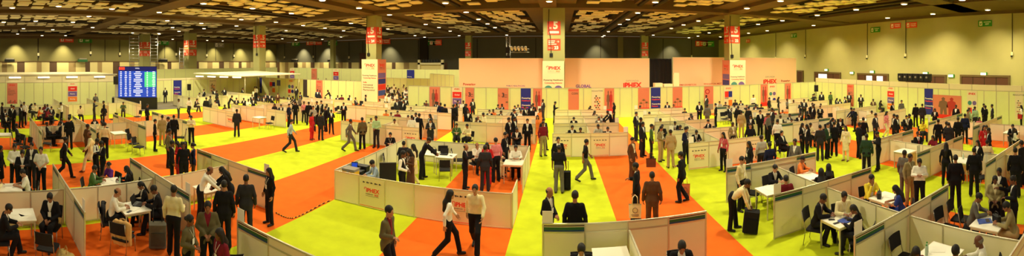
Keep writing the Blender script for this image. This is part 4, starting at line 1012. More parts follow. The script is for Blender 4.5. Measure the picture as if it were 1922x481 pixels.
CROWD = {
 (0, 120): """15 290 st bs 90;85 305 st bs 40;104 312 st bc -60;155 305 ph bs 60;182 285 st ws -30;240 302 s2 fb 90;272 293 sd wc -90;291 325 sd og 90;322 300 sd fm 0;360 300 sd ls -60;386 320 sl cs 0;463 290 ph ws -90;603 315 sl wc 10;703 223 st gy 0;
  706 270 ph cs 90;780 277 st bs -90;808 312 sl bs -20;520 398 st bs 180;463 408 sd bs 0;925 285 sd gr 0;711 400 sd bc 0;770 420 sd wc -30;28 340 sd bs 60;40 372 s2 bc 20;130 448 sb cs 90;360 436 sb bs 90;440 425 sb bs -90;655 452 st br 120;735 432 st fc -60;787 440 st wc 170;345 330 sd fm 60""",
 (0, 240): """6 135 st fd 60;105 120 cl ws 0;168 168 ph bs 0;240 110 ho cs -20;362 138 cl wt -10;18 318 sd wc 120 greyhair;207 318 s2 wt -90;480 68 wk bs 90;682 30 wk kc -90;720 85 ph vs 70;770 100 ph bs -70;690 280 sd gk 80;850 265 sc fu -60;932 290 sd fb -90""",
 (0, 360): """2 95 s2 bs 90;385 5 sl bs -20;872 -28 s2 wb 90""",
 (240, 120): """232 175 st ws 30;281 180 st bs -10;380 262 st lg 80;462 252 w2 ws -40;525 218 s2 bs 90;570 190 st bs -60;655 188 st bs 30;668 200 st bc -120;725 180 hi bs 0;845 180 st cs 60;815 253 sd bs 0;875 255 sd bs -30;588 252 st bs 160;618 240 st gy 60;655 272 st wk 170;686 250 sd bn -90;818 340 st cs 180;
  930 230 sd bs 20;953 170 st wc -90;943 255 sd bc 0;900 262 sd ws 30;165 300 st bk 60;258 385 st tn 180;305 398 st bs -80;345 383 st bs 180;476 390 ph wc 0;202 415 st bk 90;735 305 sd bk -40;505 262 s2 cs 60;757 238 b2 bs 90""",
 (240, 240): """310 8 st ol 60;332 92 st bs 90;378 105 ph fr -60;484 116 cl fn -90;572 284 b2 wb 90;775 293 b2 fb -90;722 398 st bs 175;887 354 st cs 180;122 420 s2 ft -80;240 430 s2 bs -90;430 100 st bk 0""",
 (240, 360): """342 -44 ho wc 160;455 172 cl fg 60;600 68 cl ol 0;700 272 cl fm -60""",
 (480, 120): """6 170 st ws -60;12 238 sd bs 60;60 240 sd bs 0;76 218 sd bc 0;103 220 sd bs 0;165 216 sd br 0;305 170 st bs -30;336 212 st cs -60;246 232 sd bs 30;215 245 sd bk -30;300 242 b2 bs -60;153 295 sd fl 0;190 302 sd bs 0;464 192 st ns 0;480 196 st bc 60;562 196 b2 bs -90;508 250 s2 bs 60;615 235 sd bc 0;
  645 232 sd rt 0;700 235 sd bk 30;752 252 sb cs 60;824 232 st bk 90;298 280 st bk 180;240 300 st bn 60;374 280 st fp 20;398 284 st bs 180;431 314 cl lg 0;420 362 st fr 60;461 280 st bs -60;497 275 wk bs -60;488 362 st cs 150;526 318 st bk -60;566 345 ph ft 10;660 292 ph bs 0;800 402 st ol -160;906 390 cl mi -30;
  940 265 sd ws -60;866 405 sd bc 0;330 238 st gy 60;540 300 sd bs -30;120 240 s2 fb 20;270 300 sd cs -90""",
 (480, 240): """104 300 st fl -60;916 243 s2 ls -70""",
 (720, 120): """125 257 st bs 180;97 264 st bs 40;152 272 st bc -60;198 252 sd ns 0;232 258 sd fl -60;328 272 sd ol 0;306 290 sd bc 0;384 283 sd cs 60;414 285 sd bs -60;428 292 st bn 180;462 304 st bs 150;498 306 st bk 170;520 306 st bs 200;562 275 st bs 60;587 276 st bs 0;622 300 st bk -60;668 262 ho bs 30;
  808 272 s2 cs 90;862 302 sd bs 60;886 302 sd bs -60;800 343 sd bs 0;828 339 sd og -30;906 350 sd bs 60;935 336 sd cs -30;18 345 sd og 0;56 362 sd bc 0;100 350 sd rt 20;70 410 sd wc 0;130 386 sd bs 0;212 386 st ws 180;243 366 st bs -30;266 372 st bk 150;350 376 st fb -60;352 412 ph cs 0;205 322 sd bc 0;230 306 sd ft 0;
  558 445 sd gr 0;625 446 sd wc -30;688 404 sd bk 60;712 388 sd bb -30;750 367 ph wk -60;945 400 st bs 60;640 345 st fb 0;540 300 st cs 100""",
 (720, 240): """150 98 sb cs 180;146 166 cl vs 70;197 165 ph fe -60;232 122 w2 fc -90;285 72 b2 bs 90;611 122 po bb 80;690 108 sc wb 30;762 132 st cs 180;802 98 cl fr -10;845 140 sd fc 60;918 78 st pk -150;905 40 st bk 60;50 30 sd bk 0""",
 (720, 360): """25 102 w2 ol 60;482 -12 wk fw 100;690 -60 wk wc -10""",
 (960, 120): """25 312 sd ws 0;45 304 sd bc 20;20 342 st bs 60;54 336 sd ws -30;100 316 st bs 60;160 292 st bs -30;166 322 st bk 160;212 332 st ko 60;237 266 st cs -60;322 285 ph bk 90;195 386 st fo 0;240 408 ho cs 30;100 416 st bs 0;592 314 sd bk 0;574 326 sd bs 60;632 351 sd bs -30;612 363 sd bc 30;678 372 sd bb 0;660 390 sd gs 0;
  738 346 b2 bs -60;769 291 st fl -80;468 398 s2 bs 0;450 458 sd bs 20;531 474 sd bk 0;677 456 sd lg -20;702 464 sd bs 0;935 360 st cs 60;955 312 sd bk 60;14 398 st bs 60;60 470 sd bc 0;130 300 st bc 0""",
 (960, 240): """236 -48 st ma 30;350 68 st bs 10;357 130 st bg 175;552 86 wk bg 100;62 122 sd ws 0;940 262 ho bs -100;905 70 st br 60""",
 (960, 360): """276 -35 cl bb 60;477 0 st bs 175;575 360 s2 bs 0""",
 (1200, 120): """210 286 sd bs 0;258 302 sd bc 0;335 332 sd bk 30;108 368 s2 ws -60;146 410 sd cs 60;172 450 sd bk 0;268 428 sd bs 0;320 462 sd bk 20;346 462 sd br 0;378 374 sd bs 60;406 386 sd bs -60;451 284 cl bs 0;500 234 st cs -60;510 304 st gs 180;574 296 st bs -80;531 416 sd bs -60;606 280 sd lg 0;638 284 sd bk 30;722 268 sd bk 0;
  768 276 s2 bs -30;856 232 st ws 20;686 308 sb bs 60;720 302 sd bs 0;741 316 st bs 170;771 308 sd bc 0;766 350 st tn 175;820 320 st bs 150;850 296 sd bs 0;886 306 sd bs -40;836 386 ph fb 0;921 350 st bs 30;946 368 st fj -30;8 402 st bs 90;700 330 sb cs 30;895 300 sd bk 20;790 330 sd bs 60""",
 (1200, 240): """28 -44 st cs 60;84 -30 st gr 90;160 -14 cl kh 60;236 14 st tn -160;346 -8 ho bn 60;397 4 s2 bs 20;632 33 st fj -40;826 100 st fl -60;918 56 ho lg -150;322 180 w2 bs -110;96 332 st br 180;766 214 st wc 60;700 -42 st fk 30;850 -30 st bk 0""",
 (1200, 360): """306 340 s2 bs 10""",
 (1440, 120): """15 252 st bk 60;84 248 ho fl 90;153 263 sb gy 60;203 270 sd rt -30;241 281 sd bc 0;277 265 cl bs 0;302 266 sd rt 0;336 222 sd bs 60;350 226 sd bk -60;408 210 st bs 0;475 211 st gr 40;515 257 sd fb 60;546 263 sd fb 0;588 247 st bs -60;622 216 cl bs 0;650 232 sd cs 0;703 230 cl bs 0;796 263 sd br 0;859 272 sd fl 60;940 284 st bs 60;
  338 292 st bs 30;382 303 sd rt 0;396 312 sd bs 0;252 216 sd bk 60;232 220 sd bk -30;230 370 sd bs 30;262 360 sd bs -60;316 326 sd cs 0;347 306 st bs -60;214 416 sd bs 0;110 376 sd bs 60;130 382 sd bk -30;77 416 st ws 180;316 440 sd wc 30;445 402 s2 fb 60;466 432 sd bk 20;500 426 sd bc 0;536 402 sd bb 30;660 326 b2 bn -60;606 326 sd bk 0;
  755 355 sd wc -30;722 402 st bk 180;812 370 st cs 60;870 326 s2 bs -80;893 355 w2 fi 60;955 376 st bs -60;38 330 st cs -60;10 370 st gy 60;104 342 sd bc 0;60 342 sd rt 0;420 300 sd cs 0""",
 (1440, 240): """20 108 st bn -150;115 22 sb bs 60;225 86 st gs -30;262 -36 st fb 60;302 -26 ho fb -60;408 -26 st cs -170;446 -36 st dg 60;498 -44 st bk 170;590 -16 st fc -30;746 45 st dg 175;836 30 ph bk -70;40 270 sd bs 40;131 350 sb rt -160;304 230 sd og 70;376 295 sb fz -165;424 278 sb fz -150;838 362 sc ys 30;690 -40 st bs 120""",
 (1440, 360): """440 25 s2 bs 70;536 0 sd wc 20;690 108 s2 ft -110""",
 (1682, 120): """40 272 st gy 30;72 384 sd bs 20;102 376 st bs -60;147 298 st bs -160;196 300 st cs 175;290 336 ph fb 0;316 416 st bk 180;450 308 st bs -20;412 430 b2 fb -60;465 400 st bs 180;516 374 st ns 175;546 330 st mi 60;592 320 st mi -150;616 398 sd fi 30;656 298 st bs 60;672 312 st bs -120;722 303 st cs -80;
  940 310 st fw -80;886 448 sd bs 0;660 456 s2 fb 0;4 382 st bs 60;240 420 sd ys 20;530 345 st kh 60""",
 (1682, 240): """165 28 sb bs 30;286 54 sd fm -30;395 -40 st cs 180;375 112 st fl 175;446 204 st bs 178;586 150 st bs 176;540 84 st fb -40;696 4 st bs -80;658 -20 st fr 30;686 84 sb wc 170;888 -4 sb fw 120;895 150 st bs 180;945 96 st bs -120;96 188 st kh 40;66 176 st gs 150;176 232 ph ws 0;20 430 s2 fv -90;776 300 st ft -20;742 358 cl fk 0;886 360 po bs -80""",
 (1682, 360): """612 20 s2 gs 80;800 70 s2 kh -90;136 404 sl fm 20;444 380 sb bk 180;660 340 sd wb -90 greyhair""",
}
GHOSTS = [(545, 286, 'wk', 'ls', 90), (656, 284, 'wk', 'gs', 80)]      # by their feet
BENDER = (1374, 432, 'be', 'wc', 80)
# far crowd beyond the pillar banner
FARC = [(728, 160, 'st', 'bs', 0), (736, 163, 'st', 'ws', 40), (744, 158, 'sd', 'wc', -30), (748, 166, 'st', 'bs', 60), (757, 162, 'st', 'wc', 0), (763, 164, 'st', 'bk', -60), (731, 172, 'sd', 'bs', 0), (741, 176, 'sd', 'ws', 30), (752, 178, 'st', 'bs', 90), (735, 185, 'sd', 'wc', 0), (746, 188, 'sd', 'bs', 0), (760, 183, 'st', 'fb', 0),
 (726, 146, 'sd', 'bs', 0), (733, 147, 'sd', 'wc', 0), (741, 145, 'st', 'bs', 60), (754, 147, 'st', 'ws', 0), (762, 146, 'st', 'bs', -30), (770, 147, 'st', 'bk', 0), (781, 147, 'st', 'ws', 60), (788, 147, 'st', 'bs', 0), (612, 137, 'st', 'bs', 0), (635, 138, 'sd', 'bs', 0), (660, 146, 'sd', 'bk', 0), (672, 147, 'sd', 'bs', 0), (597, 142, 'st', 'bk', 30), (650, 147, 'sd', 'ws', 0)]
_r = random.Random(21)
FARC += [(_r.uniform(725, 764), _r.uniform(150, 184), _r.choice(('st', 'sd', 'st')), _r.choice(('ws', 'wc', 'bs', 'wk', 'bk', 'ws')), _r.uniform(-90, 90)) for _ in range(26)]
_TOP = {}
def top_of(pose, fem):
    if (pose, fem) not in _TOP:
        J = rig(POSES[pose]); _TOP[(pose, fem)] = float(J['head'][2]) + .115 - .02*(POSES[pose]['hp'] > 20)
    return _TOP[(pose, fem)]
PPL = []
def add_px(px, py, pose, code, face, feet=False, extras=(), label=None):
    L = look(SHORT[code]); sc = (.955 if L['fem'] else 1.0) * random.Random(int(px*7+py)).uniform(.975, 1.025)
    x, y = at(px, py, 0 if feet else top_of(pose, L['fem'])*sc)
    if math.hypot(x, y) > 64: x, y = x*64/math.hypot(x, y), y*64/math.hypot(x, y)
    if y < -8: return
    PPL.append(dict(px=px, py=py, pose=pose, code=SHORT[code], L=L, face=face, x=x, y=y, sc=sc, ex=extras, x0=x, y0=y, lock=feet, label=label))
for (tx, ty), txt in CROWD.items():
    for e in txt.replace('\n', ' ').split(';'):
        f = e.split()
        if len(f) < 5: continue
        add_px(tx+float(f[0])/4, ty+float(f[1])/4, f[2], f[3], float(f[4]), extras=tuple(f[5:]))
for px, py, pose, code, face in GHOSTS: add_px(px, py, pose, code, face, True)
add_px(*BENDER, feet=True)
for px, py, pose, code, face in FARC: add_px(px, py, pose, code, face)
# ---- tables in view, set down before anyone is nudged
TB = [(38, 403, 'white meeting table with papers at the far left front'), (250, 389, 'white table between the white shirt sitter and the tied-hair sitter'), (392, 352, 'white table under the balding man leaning over in a white shirt'), (18, 352, 'white table with papers in front of the red-sleeved sitter'), (207, 341, 'white table between the green suit sitter and the purple top sitter'),
 (806, 287, 'left of two white tables inside the walled island booth'), (838, 292, 'right of two white tables inside the walled island booth'), (905, 281, 'white table behind the bald man in the walled island booth'), (1577, 411, 'white table with a blue folder at the lower right'), (1447, 356, 'white table before the black suit sitter right of the bending man'), (1664, 371, 'white table before the yellow shirt sitter'),
 (1857, 418, 'white table between grey suit and khaki shirt sitters'), (1764, 476, 'white table with bottles at the bottom right corner'), (1700, 283, 'empty white table left of the long-haired stander at far right'), (1808, 301, 'white table among the black suits at far right'), (1898, 248, 'white table near the right edge beside the white top sitter'), (1148, 482, 'white table at the very bottom centre'),
 (971, 305, 'white table inside the right end of the island booth'), (8, 252, 'white table at the left edge beside the lime carpet'), (222, 249, 'empty white table beside a row of black chairs at left'), (1582, 215, 'white table in the booths before the right-hand posters'), (1634, 226, 'white table beside the yellow tunic stander at right'), (487, 220, 'white table behind the low facade left of the wide aisle'), (1516, 331, 'white table beside the orange shirt sitter'), (1660, 178+8, '')]
for px, py, lab in TB:
    if not lab: continue
    x, y = at(px, py, .745); yaw = 0
    best = min(((abs(y - w[1]), w) for w in WALLS if abs(w[1]-w[3]) < .01 and w[0]-.2 < x < w[2]+.2), default=(9, None))
    if best[0] < .47: y = best[1][1] + (.47 if y > best[1][1] else -.47)
    best = min(((abs(x - w[0]), w) for w in WALLS if abs(w[0]-w[2]) < .01 and w[1]-.2 < y < w[3]+.2), default=(9, None))
    if best[0] < .47: x = best[1][0] + (.47 if x > best[1][0] else -.47)
    table(x, y, lab, yaw)
TABOBS = list(TABLES)
def clear_walls(p, rad):
    for w in WALLS:
        if abs(w[1]-w[3]) < .01:
            if w[0]-.3 < p['x'] < w[2]+.3 and abs(p['y']-w[1]) < rad: p['y'] = w[1] + (rad if p['y'] > w[1] else -rad)
        elif w[1]-.3 < p['y'] < w[3]+.3 and abs(p['x']-w[0]) < rad: p['x'] = w[0] + (rad if p['x'] > w[0] else -rad)
for it in range(24):
    for i, a in enumerate(PPL):
        for b in PPL[i+1:]:
            dx, dy = b['x']-a['x'], b['y']-a['y']; mind = .54
            if POSES[a['pose']]['sit'] or POSES[b['pose']]['sit']: mind = .70
            if abs(dx) < mind and abs(dy) < mind:
                d = math.hypot(dx, dy)
                if d < mind:
                    if d < 1e-3: dx, dy, d = .01, .01, .014
                    # slide apart mostly along the line of sight, so each keeps its place in view
                    ra = math.hypot(a['x'], a['y']); ux, uy = a['x']/ra, a['y']/ra; s = 1 if dx*ux + dy*uy > 0 else -1
                    mx, my = (.5*dx/d + .5*s*ux), (.5*dy/d + .5*s*uy); q = (mind-d)*.5
                    if not b['lock']: b['x'] += mx*q; b['y'] += my*q
                    if not a['lock']: a['x'] -= mx*q; a['y'] -= my*q
        if a['lock']: continue
        for tx, ty in TABOBS:
            dx, dy = a['x']-tx, a['y']-ty; m = .375 + (.30 if not POSES[a['pose']]['sit'] else .25)
            if abs(dx) < m and abs(dy) < m:
                if abs(dx) > abs(dy): a['x'] = tx + math.copysign(m, dx)
                else: a['y'] = ty + math.copysign(m, dy)
        for cx, cy in COLS.values():
            if abs(a['x']-cx) < 1.3 and abs(a['y']-cy) < 1.3: a['y'] = cy - 1.3
        clear_walls(a, .37 if not POSES[a['pose']]['sit'] else .47)
        if abs(a['y']-54) < .6: a['y'] = 53.3
        if abs(a['y']-34) < .5 and a['x'] < -20: a['y'] = 33.4
        if abs(a['y']-43) < .5 and a['x'] < -14: a['y'] = 42.4
        if abs(a['y']-YW) < .4 and -13.5 < a['x'] < 25.3: a['y'] = YW - .4
        if abs(a['x']-25.2) < .4 and a['y'] < 30: a['x'] = 24.8
# ---- where each one is, in words
MARKS = [(60, 195, 'below the strip-lit partition'), (30, 290, 'at the left edge of the hall'), (160, 190, 'under the colour-banded poster'), (130, 250, 'in the left booths by the lime carpet'), (180, 285, 'on the orange carpet at left'), (235, 195, 'beside the blue screen'), (310, 190, 'right of the blue screen'), (330, 260, 'between the left booths and lime aisle'), (270, 350, 'in the front left booths'),
 (400, 330, 'at the spotlit front booth table'), (390, 185, 'by the loudspeaker stand'), (445, 190, 'under the white canopy'), (495, 180, 'right of the white canopy'), (550, 190, 'left of the red-lettered booth'), (590, 215, 'on the aisle before the canopy booths'), (640, 195, 'near the distant dark doorway'), (690, 215, 'below the left pillar banner'), (745, 165, 'in the far crowd past the banner'),
 (630, 135, 'far off under the striped boards'), (700, 290, 'in the corner of the island booth'), (780, 215, 'behind the island booth'), (840, 205, 'in front of the banded poster'), (900, 215, 'left of the orange centre lane'), (950, 205, 'by the poster with a 3'), (775, 290, 'at the left island tables'), (900, 290, 'at the right end of the island'), (830, 400, 'on the open carpet before the island'),
 (990, 205, 'before the navy centre poster'), (985, 240, 'on the narrow orange lane'), (1060, 215, 'in the booths under the central pillar'), (1130, 215, 'by the diamond poster'), (1050, 290, 'on the green centre lane'), (1060, 380, 'behind the bottom centre booth'), (1170, 230, 'at the head of the orange lane'), (1210, 250, 'along the orange lane edge'), (1210, 330, 'midway down the orange lane'), (1250, 210, 'in front of the black drape'),
 (1320, 205, 'by the red ring poster'), (1300, 250, 'at the wordmark counter right of centre'), (1385, 205, 'below the right pillar banner'), (1390, 260, 'behind the second wordmark counter'), (1390, 340, 'in the booth by the bending figure'), (1440, 200, 'under the right-hand wordmark'), (1500, 185, 'by the right loudspeaker stand'), (1500, 215, 'in the low booths before the corner'), (1480, 260, 'in the lime aisle right of centre'),
 (1560, 250, 'beside the orange patch at right'), (1590, 190, 'along the right partition wall'), (1650, 200, 'near the right banded poster'), (1640, 270, 'on the lime carpet at right'), (1520, 320, 'in the middle right booths'), (1580, 400, 'at the lower right table'), (1670, 350, 'in the booth beside the lower right one'), (1720, 200, 'before the navy poster at right'), (1780, 215, 'outside the photo-lined doorway'), (1850, 205, 'by the circles poster at right'),
 (1720, 290, 'in the open lane at far right'), (1800, 290, 'among the far right booths'), (1880, 250, 'at the right edge booths'), (1890, 320, 'at the right edge of the hall'), (1850, 400, 'at the lower right corner tables'), (1770, 460, 'at the bottom right corner'), (1110, 455, 'in the bottom centre booth'), (1280, 450, 'in the bottom centre booth'), (360, 420, 'at the bottom left of the hall')]
def mark(px, py): return min(MARKS, key=lambda m: ((m[0]-px)/1.3)**2 + (m[1]-py)**2)[2]
keyed = {}
for p in PPL:
    p['k'] = (look_words(p['L']) + ' ' + POSEW[p['pose']], mark(p['px'], p['py'])); keyed.setdefault(p['k'], []).append(p)
for k, v in keyed.items():
    v.sort(key=lambda p: p['px']); n = len(v)
    for i, p in enumerate(v):
        if n == 1: o_ = ''
        elif n == 2: o_ = ('left of two, ', 'right of two, ')[i]
        else: o_ = 'leftmost, ' if i == 0 else 'rightmost, ' if i == n-1 else f'{ORD[i]} from left, '
        p['lab'] = f"person in {k[0]}, {o_}{k[1]}".replace('person in balding, ', 'balding person in ')
        if len(p['lab'].split()) > 16: p['lab'] = p['lab'].replace(' from left,', ',')
        if len(p['lab'].split()) > 16: p['lab'] = p['lab'].replace(' with long hair', '').replace(' with tied hair', '')
for i, p in enumerate(PPL):
    r = math.hypot(p['x'], p['y']); lod = 0 if r < 13.5 else 1 if r < 21 else 2
    cam = math.atan2(-p['y'], -p['x']) - PI/2      # yaw that faces the camera (body faces +y)
    rr = random.Random(i*13+5); ex = list(p['ex'])
    if r < 21 and rr.random() < .55: ex.append('lan')
    if p['L']['k'] in 'S' and not p['L']['fem'] and rr.random() < .4: ex.append('tie')
    if 'ring' in p['code'] or (not p['L']['fem'] and rr.random() < .15 and lod == 2): ex.append('belly') if lod == 2 and False else None
    o = person(p['x'], p['y'], p['pose'], p['code'], cam + math.radians(p['face']), lod, p['sc'], i, ex)
    thing(o, p['lab'], 'person'); p['o'] = o
    yaw = cam + math.radians(p['face'])
    if POSES[p['pose']]['sit']:
        p['chair'] = chair(p['x'], p['y'], yaw, 'u'); p['chair'].scale = (1, 1, p['sc']); OBST.pop()
    OBST.append((p['x'], p['y'], .3))
# ---- empty chairs the photo shows
EC = [(90, 447, 160), (231, 429, 150), (836, 305, 180), (833, 286, 0), (858, 292, 90), (741, 298, 90), (1779, 413, 60), (1806, 402, 70), (1700, 468, 60), (1914, 437, -90), (1402, 355, 70), (1493, 323, 70), (34, 262, -60), (48, 268, -60), (78, 262, 80), (245, 252, 60), (251, 262, 60), (260, 268, 60), (344, 252, -90), (1665, 278, -120), (1678, 272, -120), (1844, 322, -60), (1826, 252, -60), (1848, 262, -90),
      (500, 225, -60), (505, 205, 40), (480, 215, 90), (1563, 220, 40), (1577, 232, 0), (258, 214, -60), (576, 185, 0), (583, 188, 0), (636, 208, 60), (640, 205, 60), (672, 200, -60), (1360, 218, 30), (137, 222, 60), (212, 219, -60), (108, 220, -60), (675, 195, -40), (455, 478, 180), (1335, 232, 60)]
for px, py, f in EC:
    x, y = at(px, py, .6)
    q = dict(x=x, y=y)
    for _ in range(6):
        clear_walls(q, .42)
        for ox, oy, r in OBST:
            d = math.hypot(q['x']-ox, q['y']-oy); m = r + .3
            if d < m and d > 1e-4: q['x'] = ox + (q['x']-ox)/d*m; q['y'] = oy + (q['y']-oy)/d*m
    chair(q['x'], q['y'], math.atan2(-y, -x) - PI/2 + math.radians(f), 'e')
# ---- past three hundred people: the farthest ones become one crowd
PPL2 = sorted(PPL, key=lambda p: math.hypot(p['x'], p['y']))
mb = MB(); mb.sm = True; cols_ = []
for p in PPL2[300:]:
    root = p['o']; bpy.context.view_layer.update() if False else None
    Mw = Matrix.Translation(root.location) @ root.rotation_euler.to_matrix().to_4x4() @ Matrix.Diagonal((*root.scale, 1))
    for o in [root] + list(root.children):
        me = o.data; n = len(me.vertices); a = np.empty(n*3, np.float32); me.vertices.foreach_get('co', a); a = a.reshape(-1, 3)
        m3 = np.array(Mw); a = a @ m3[:3, :3].T + m3[:3, 3]
        mb.add(a.tolist(), [tuple(q.vertices) for q in me.polygons], 0); cols_ += [tuple(o.color)] * n
    if 'chair' in p:
        c_ = p['chair']; CHAIRN[:] = [q for q in CHAIRN if q[0] != c_]
        for o in list(c_.children): bpy.data.objects.remove(o)
        bpy.data.objects.remove(c_)
    for o in list(root.children): bpy.data.objects.remove(o)
    bpy.data.objects.remove(root)
me = mb.mesh('crowd'); ca = me.color_attributes.new('Cloth', 'FLOAT_COLOR', 'POINT'); ca.data.foreach_set('color', np.array(cols_, np.float32).ravel())
cm = bpy.data.materials.new('crowd_cloth'); cm.use_nodes = True; nt = cm.node_tree; at_ = nt.nodes.new('ShaderNodeAttribute'); at_.attribute_name = 'Cloth'
nt.links.new(at_.outputs['Color'], nt.nodes['Principled BSDF'].inputs['Base Color']); nt.nodes['Principled BSDF'].inputs['Roughness'].default_value = .8
o = obj('crowd', me, cm); o['kind'] = 'stuff'; thing(o, 'distant crowd of visitors among the farthest booths', 'people')
ck = {}
for o, x, y, w_ in CHAIRN:
    px, py = px_of(x, y), py_of(x, y, .85 if w_ == 'e' else 1.3)
    k = ('empty black chair on thin metal legs' if w_ == 'e' else 'occupied black chair on thin metal legs', mark(px, py)); ck.setdefault(k, []).append((px, o))
for k, v in ck.items():
    v.sort(key=lambda t: t[0]); n = len(v)
    for i, (px, o) in enumerate(v):
        o_ = '' if n == 1 else ('left of two, ', 'right of two, ')[i] if n == 2 else 'leftmost, ' if i == 0 else 'rightmost, ' if i == n-1 else f'{ORD[i]} from left, '
        thing(o, f"{k[0].replace(' on thin metal legs', '' if len(k[1].split()) + len(o_.split()) > 8 else ' on thin metal legs')}, {o_}{k[1]}", 'chair')
print('PEOPLE', len(PPL), 'CHAIRS', len(CHAIRN))
# ================================================================ screen, canopies, signs, loudspeakers, luggage
# roof of the strip-lit stand and its strip lights
r = empty('stand_roof', (0, 0, 0)); thing(r, 'flat cream roof board of the strip-lit stand at far left', 'roof')
obj('roof_board', MB().box(-46, -37.25, -4, 13.8, 3.24, 3.3), M['cream'], r)
obj('edge_band', MB().box(-37.3, -37.1, -4, 13.8, 3.2, 3.34), M['alu'], r)
for px, lab in ((28, 'leftmost strip light on the cream stand front'), (82, 'second strip light from left on the cream stand front'), (135, 'third strip light from left on the cream stand front'), (187, 'rightmost strip light on the cream stand front')):
    y = -37.0/math.tan((px-CX)/F); o = empty('strip_light', (-37.05, y, 2.98)); thing(o, lab, 'light')
    obj('housing', MB().box(-.06, .04, -.62, .62, -.02, .14), M['white'], o); obj('glow_tube', MB().tube([(.10, -.58, .06), (.10, .58, .06)], .06, 10), M['tube'], o)
# white lit canopy of the stand left of the pillar banner
r = empty('stand_canopy', (0, 0, 0)); thing(r, 'bright white canopy roof over the loudspeaker stand', 'canopy')
x0, y0 = -37.0, 19.5
cv = MB(); cv.add([(-37.1, 23.5, 3.2), (-30.6, 26.0, 3.0), (-29.0, 33.6, 3.1), (-37.1, 33.6, 3.3), (-37.1, 23.5, 3.28), (-30.6, 26.0, 3.08), (-29.0, 33.6, 3.18), (-37.1, 33.6, 3.38)], [(3, 2, 1, 0), (4, 5, 6, 7), (0, 1, 5, 4), (1, 2, 6, 5), (2, 3, 7, 6), (3, 0, 4, 7)])
obj('roof_cloth', cv, M['canopy'], r)
for x, y in ((-30.7, 26.2), (-29.1, 33.4)): obj('pole', MB().tube([(x, y, 0), (x, y, 3.05)], .04), M['alu'], r)
for k in range(4):
    a = k/3; o = empty('strip_light', (-36 + 4.6*a, 23.7 + 1.9*a, 2.86)); thing(o, f'{("leftmost", "second", "third", "rightmost")[k]} strip light under the white canopy edge', 'light'); obj('housing', MB().box(-.6, .6, -.04, .04, .08, .16), M['white'], o, rz=.25); obj('glow_tube', MB().tube([(-.58, -.02, .04), (.58, -.02, .04)], .05, 8), M['tube'], o, rz=.25)
# information screen
th = (258 - CX)/F; rr_ = 36.0; sx, sy = rr_*math.sin(th), rr_*math.cos(th); yaw = math.atan2(-sy, -sx) + PI/2
r = empty('information_screen', (sx, sy, 0), yaw); thing(r, 'large blue information screen of white rows on a black stand', 'screen')
W_, H0, H1 = 3.75, 1.15, 4.15
SB = mat('screen_blue', (30, 60, 150), .3, emit=(30, 70, 190), estr=.9); SG = mat('screen_green', (70, 190, 130), .3, emit=(80, 210, 140), estr=.8); SWt = mat('screen_white', (230, 230, 240), .3, emit=(225, 230, 255), estr=1.0); SR = mat('screen_red', (220, 60, 40), .3, emit=(230, 60, 40), estr=.9); SN = mat('screen_navy', (20, 24, 80), .3, emit=(20, 28, 100), estr=.7)
obj('cabinet', MB().box(-W_/2-.04, W_/2+.04, 0, .14, H0-.04, H1+.04), M['black'], r)
obj('display', MB().box(-W_/2, W_/2, -.01, 0, H0, H1), SB, r)
mm = [SN, SG, SR, SWt]
obj('header_bar', MB().box(-W_/2, W_/2, -.016, -.01, H1-.42, H1, 0), mm, r); obj('red_badge', MB().box(-W_/2+.05, -W_/2+.62, -.022, -.016, H1-.3, H1-.03, 2), mm, r); obj('green_column', MB().box(W_/2-1.18, W_/2-.08, -.014, -.01, H1-2.0, H1-.52, 1), mm, r)
m = MB(); letters(m, 'HALL', 0, -.02, H1-.15, .18, 3, 0); obj('title_lettering', m, mm, r)
rr = random.Random(9)
for i in range(14):
    z = H1 - .5 - i*.18
    for x, w_ in ((-1.68, .16), (-1.2, .22), (-.78, .2), (.0, .8 if i % 3 else .45), (.92, .14), (1.55, .26)):
        q = w_*rr.uniform(.7, 1.15); obj('text_row', MB().box(x-q/2+.05, x+q/2+.05, -.022, -.016, z-.05, z+.03, 3), mm, r)
obj('stand', MB().box(-2.5, 1.95, -.3, .9, 0, 1.1), M['black'], r); obj('side_box', MB().box(-W_/2-.5, -W_/2-.06, .0, .35, 2.4, 3.2), M['black'], r)
# second hall-side speaker cluster on the right partition, a row of black lamp heads
r = empty('lamp_bar', (25.2, (yR(1687)+yR(1747))/2, 0), PI/2); thing(r, 'row of black stage lamp boxes standing on the right partition', 'stage lights')
L_ = abs(yR(1687)-yR(1747)); z0 = 2.97
obj('bar', MB().box(-L_/2, L_/2, -.06, .06, z0, z0+.1), M['black'], r)
for k in range(6):
    x = -L_/2 + L_*(k+.5)/6; h = obj('lamp_head', MB().rbox(x-L_/13, x+L_/13, -.22, .22, z0+.1, z0+.68, .03), M['black'], r)
    obj('lens', MB().tube([(x, .22, z0+.4), (x, .25, z0+.4)], .09, 14), M['grey'], h)
# loudspeakers on stands
def speaker(px, py, h, label, r_=None):
    x, y = at(px, py, h)
    if label.startswith('black loudspeaker under'): pass
    o = empty('loudspeaker', (x, y, 0), math.atan2(-y, -x) + PI/2); thing(o, label, 'loudspeaker')
    obj('cabinet', MB().rbox(-.2, .2, -.18, .2, h-.62, h, .03), M['black'], o); obj('grille', MB().box(-.17, .17, -.2, -.18, h-.58, h-.04), M['blackf'], o)
    obj('pole', MB().tube([(0, 0, .55), (0, 0, h-.62)], .02), M['black'], o)
    for k in range(3): a = 2*PI*k/3; obj('leg', MB().tube([(0, 0, .75), (.45*math.cos(a), .45*math.sin(a), .0)], .014, 6), M['black'], o)
speaker(355, 158, 2.35, 'black loudspeaker on a tripod left of the canopy')
speaker(523, 150.5, 2.6, 'black loudspeaker on a tripod right of the canopy posters')
speaker(1532, 160, 2.35, 'black loudspeaker on a tripod by the right corner')
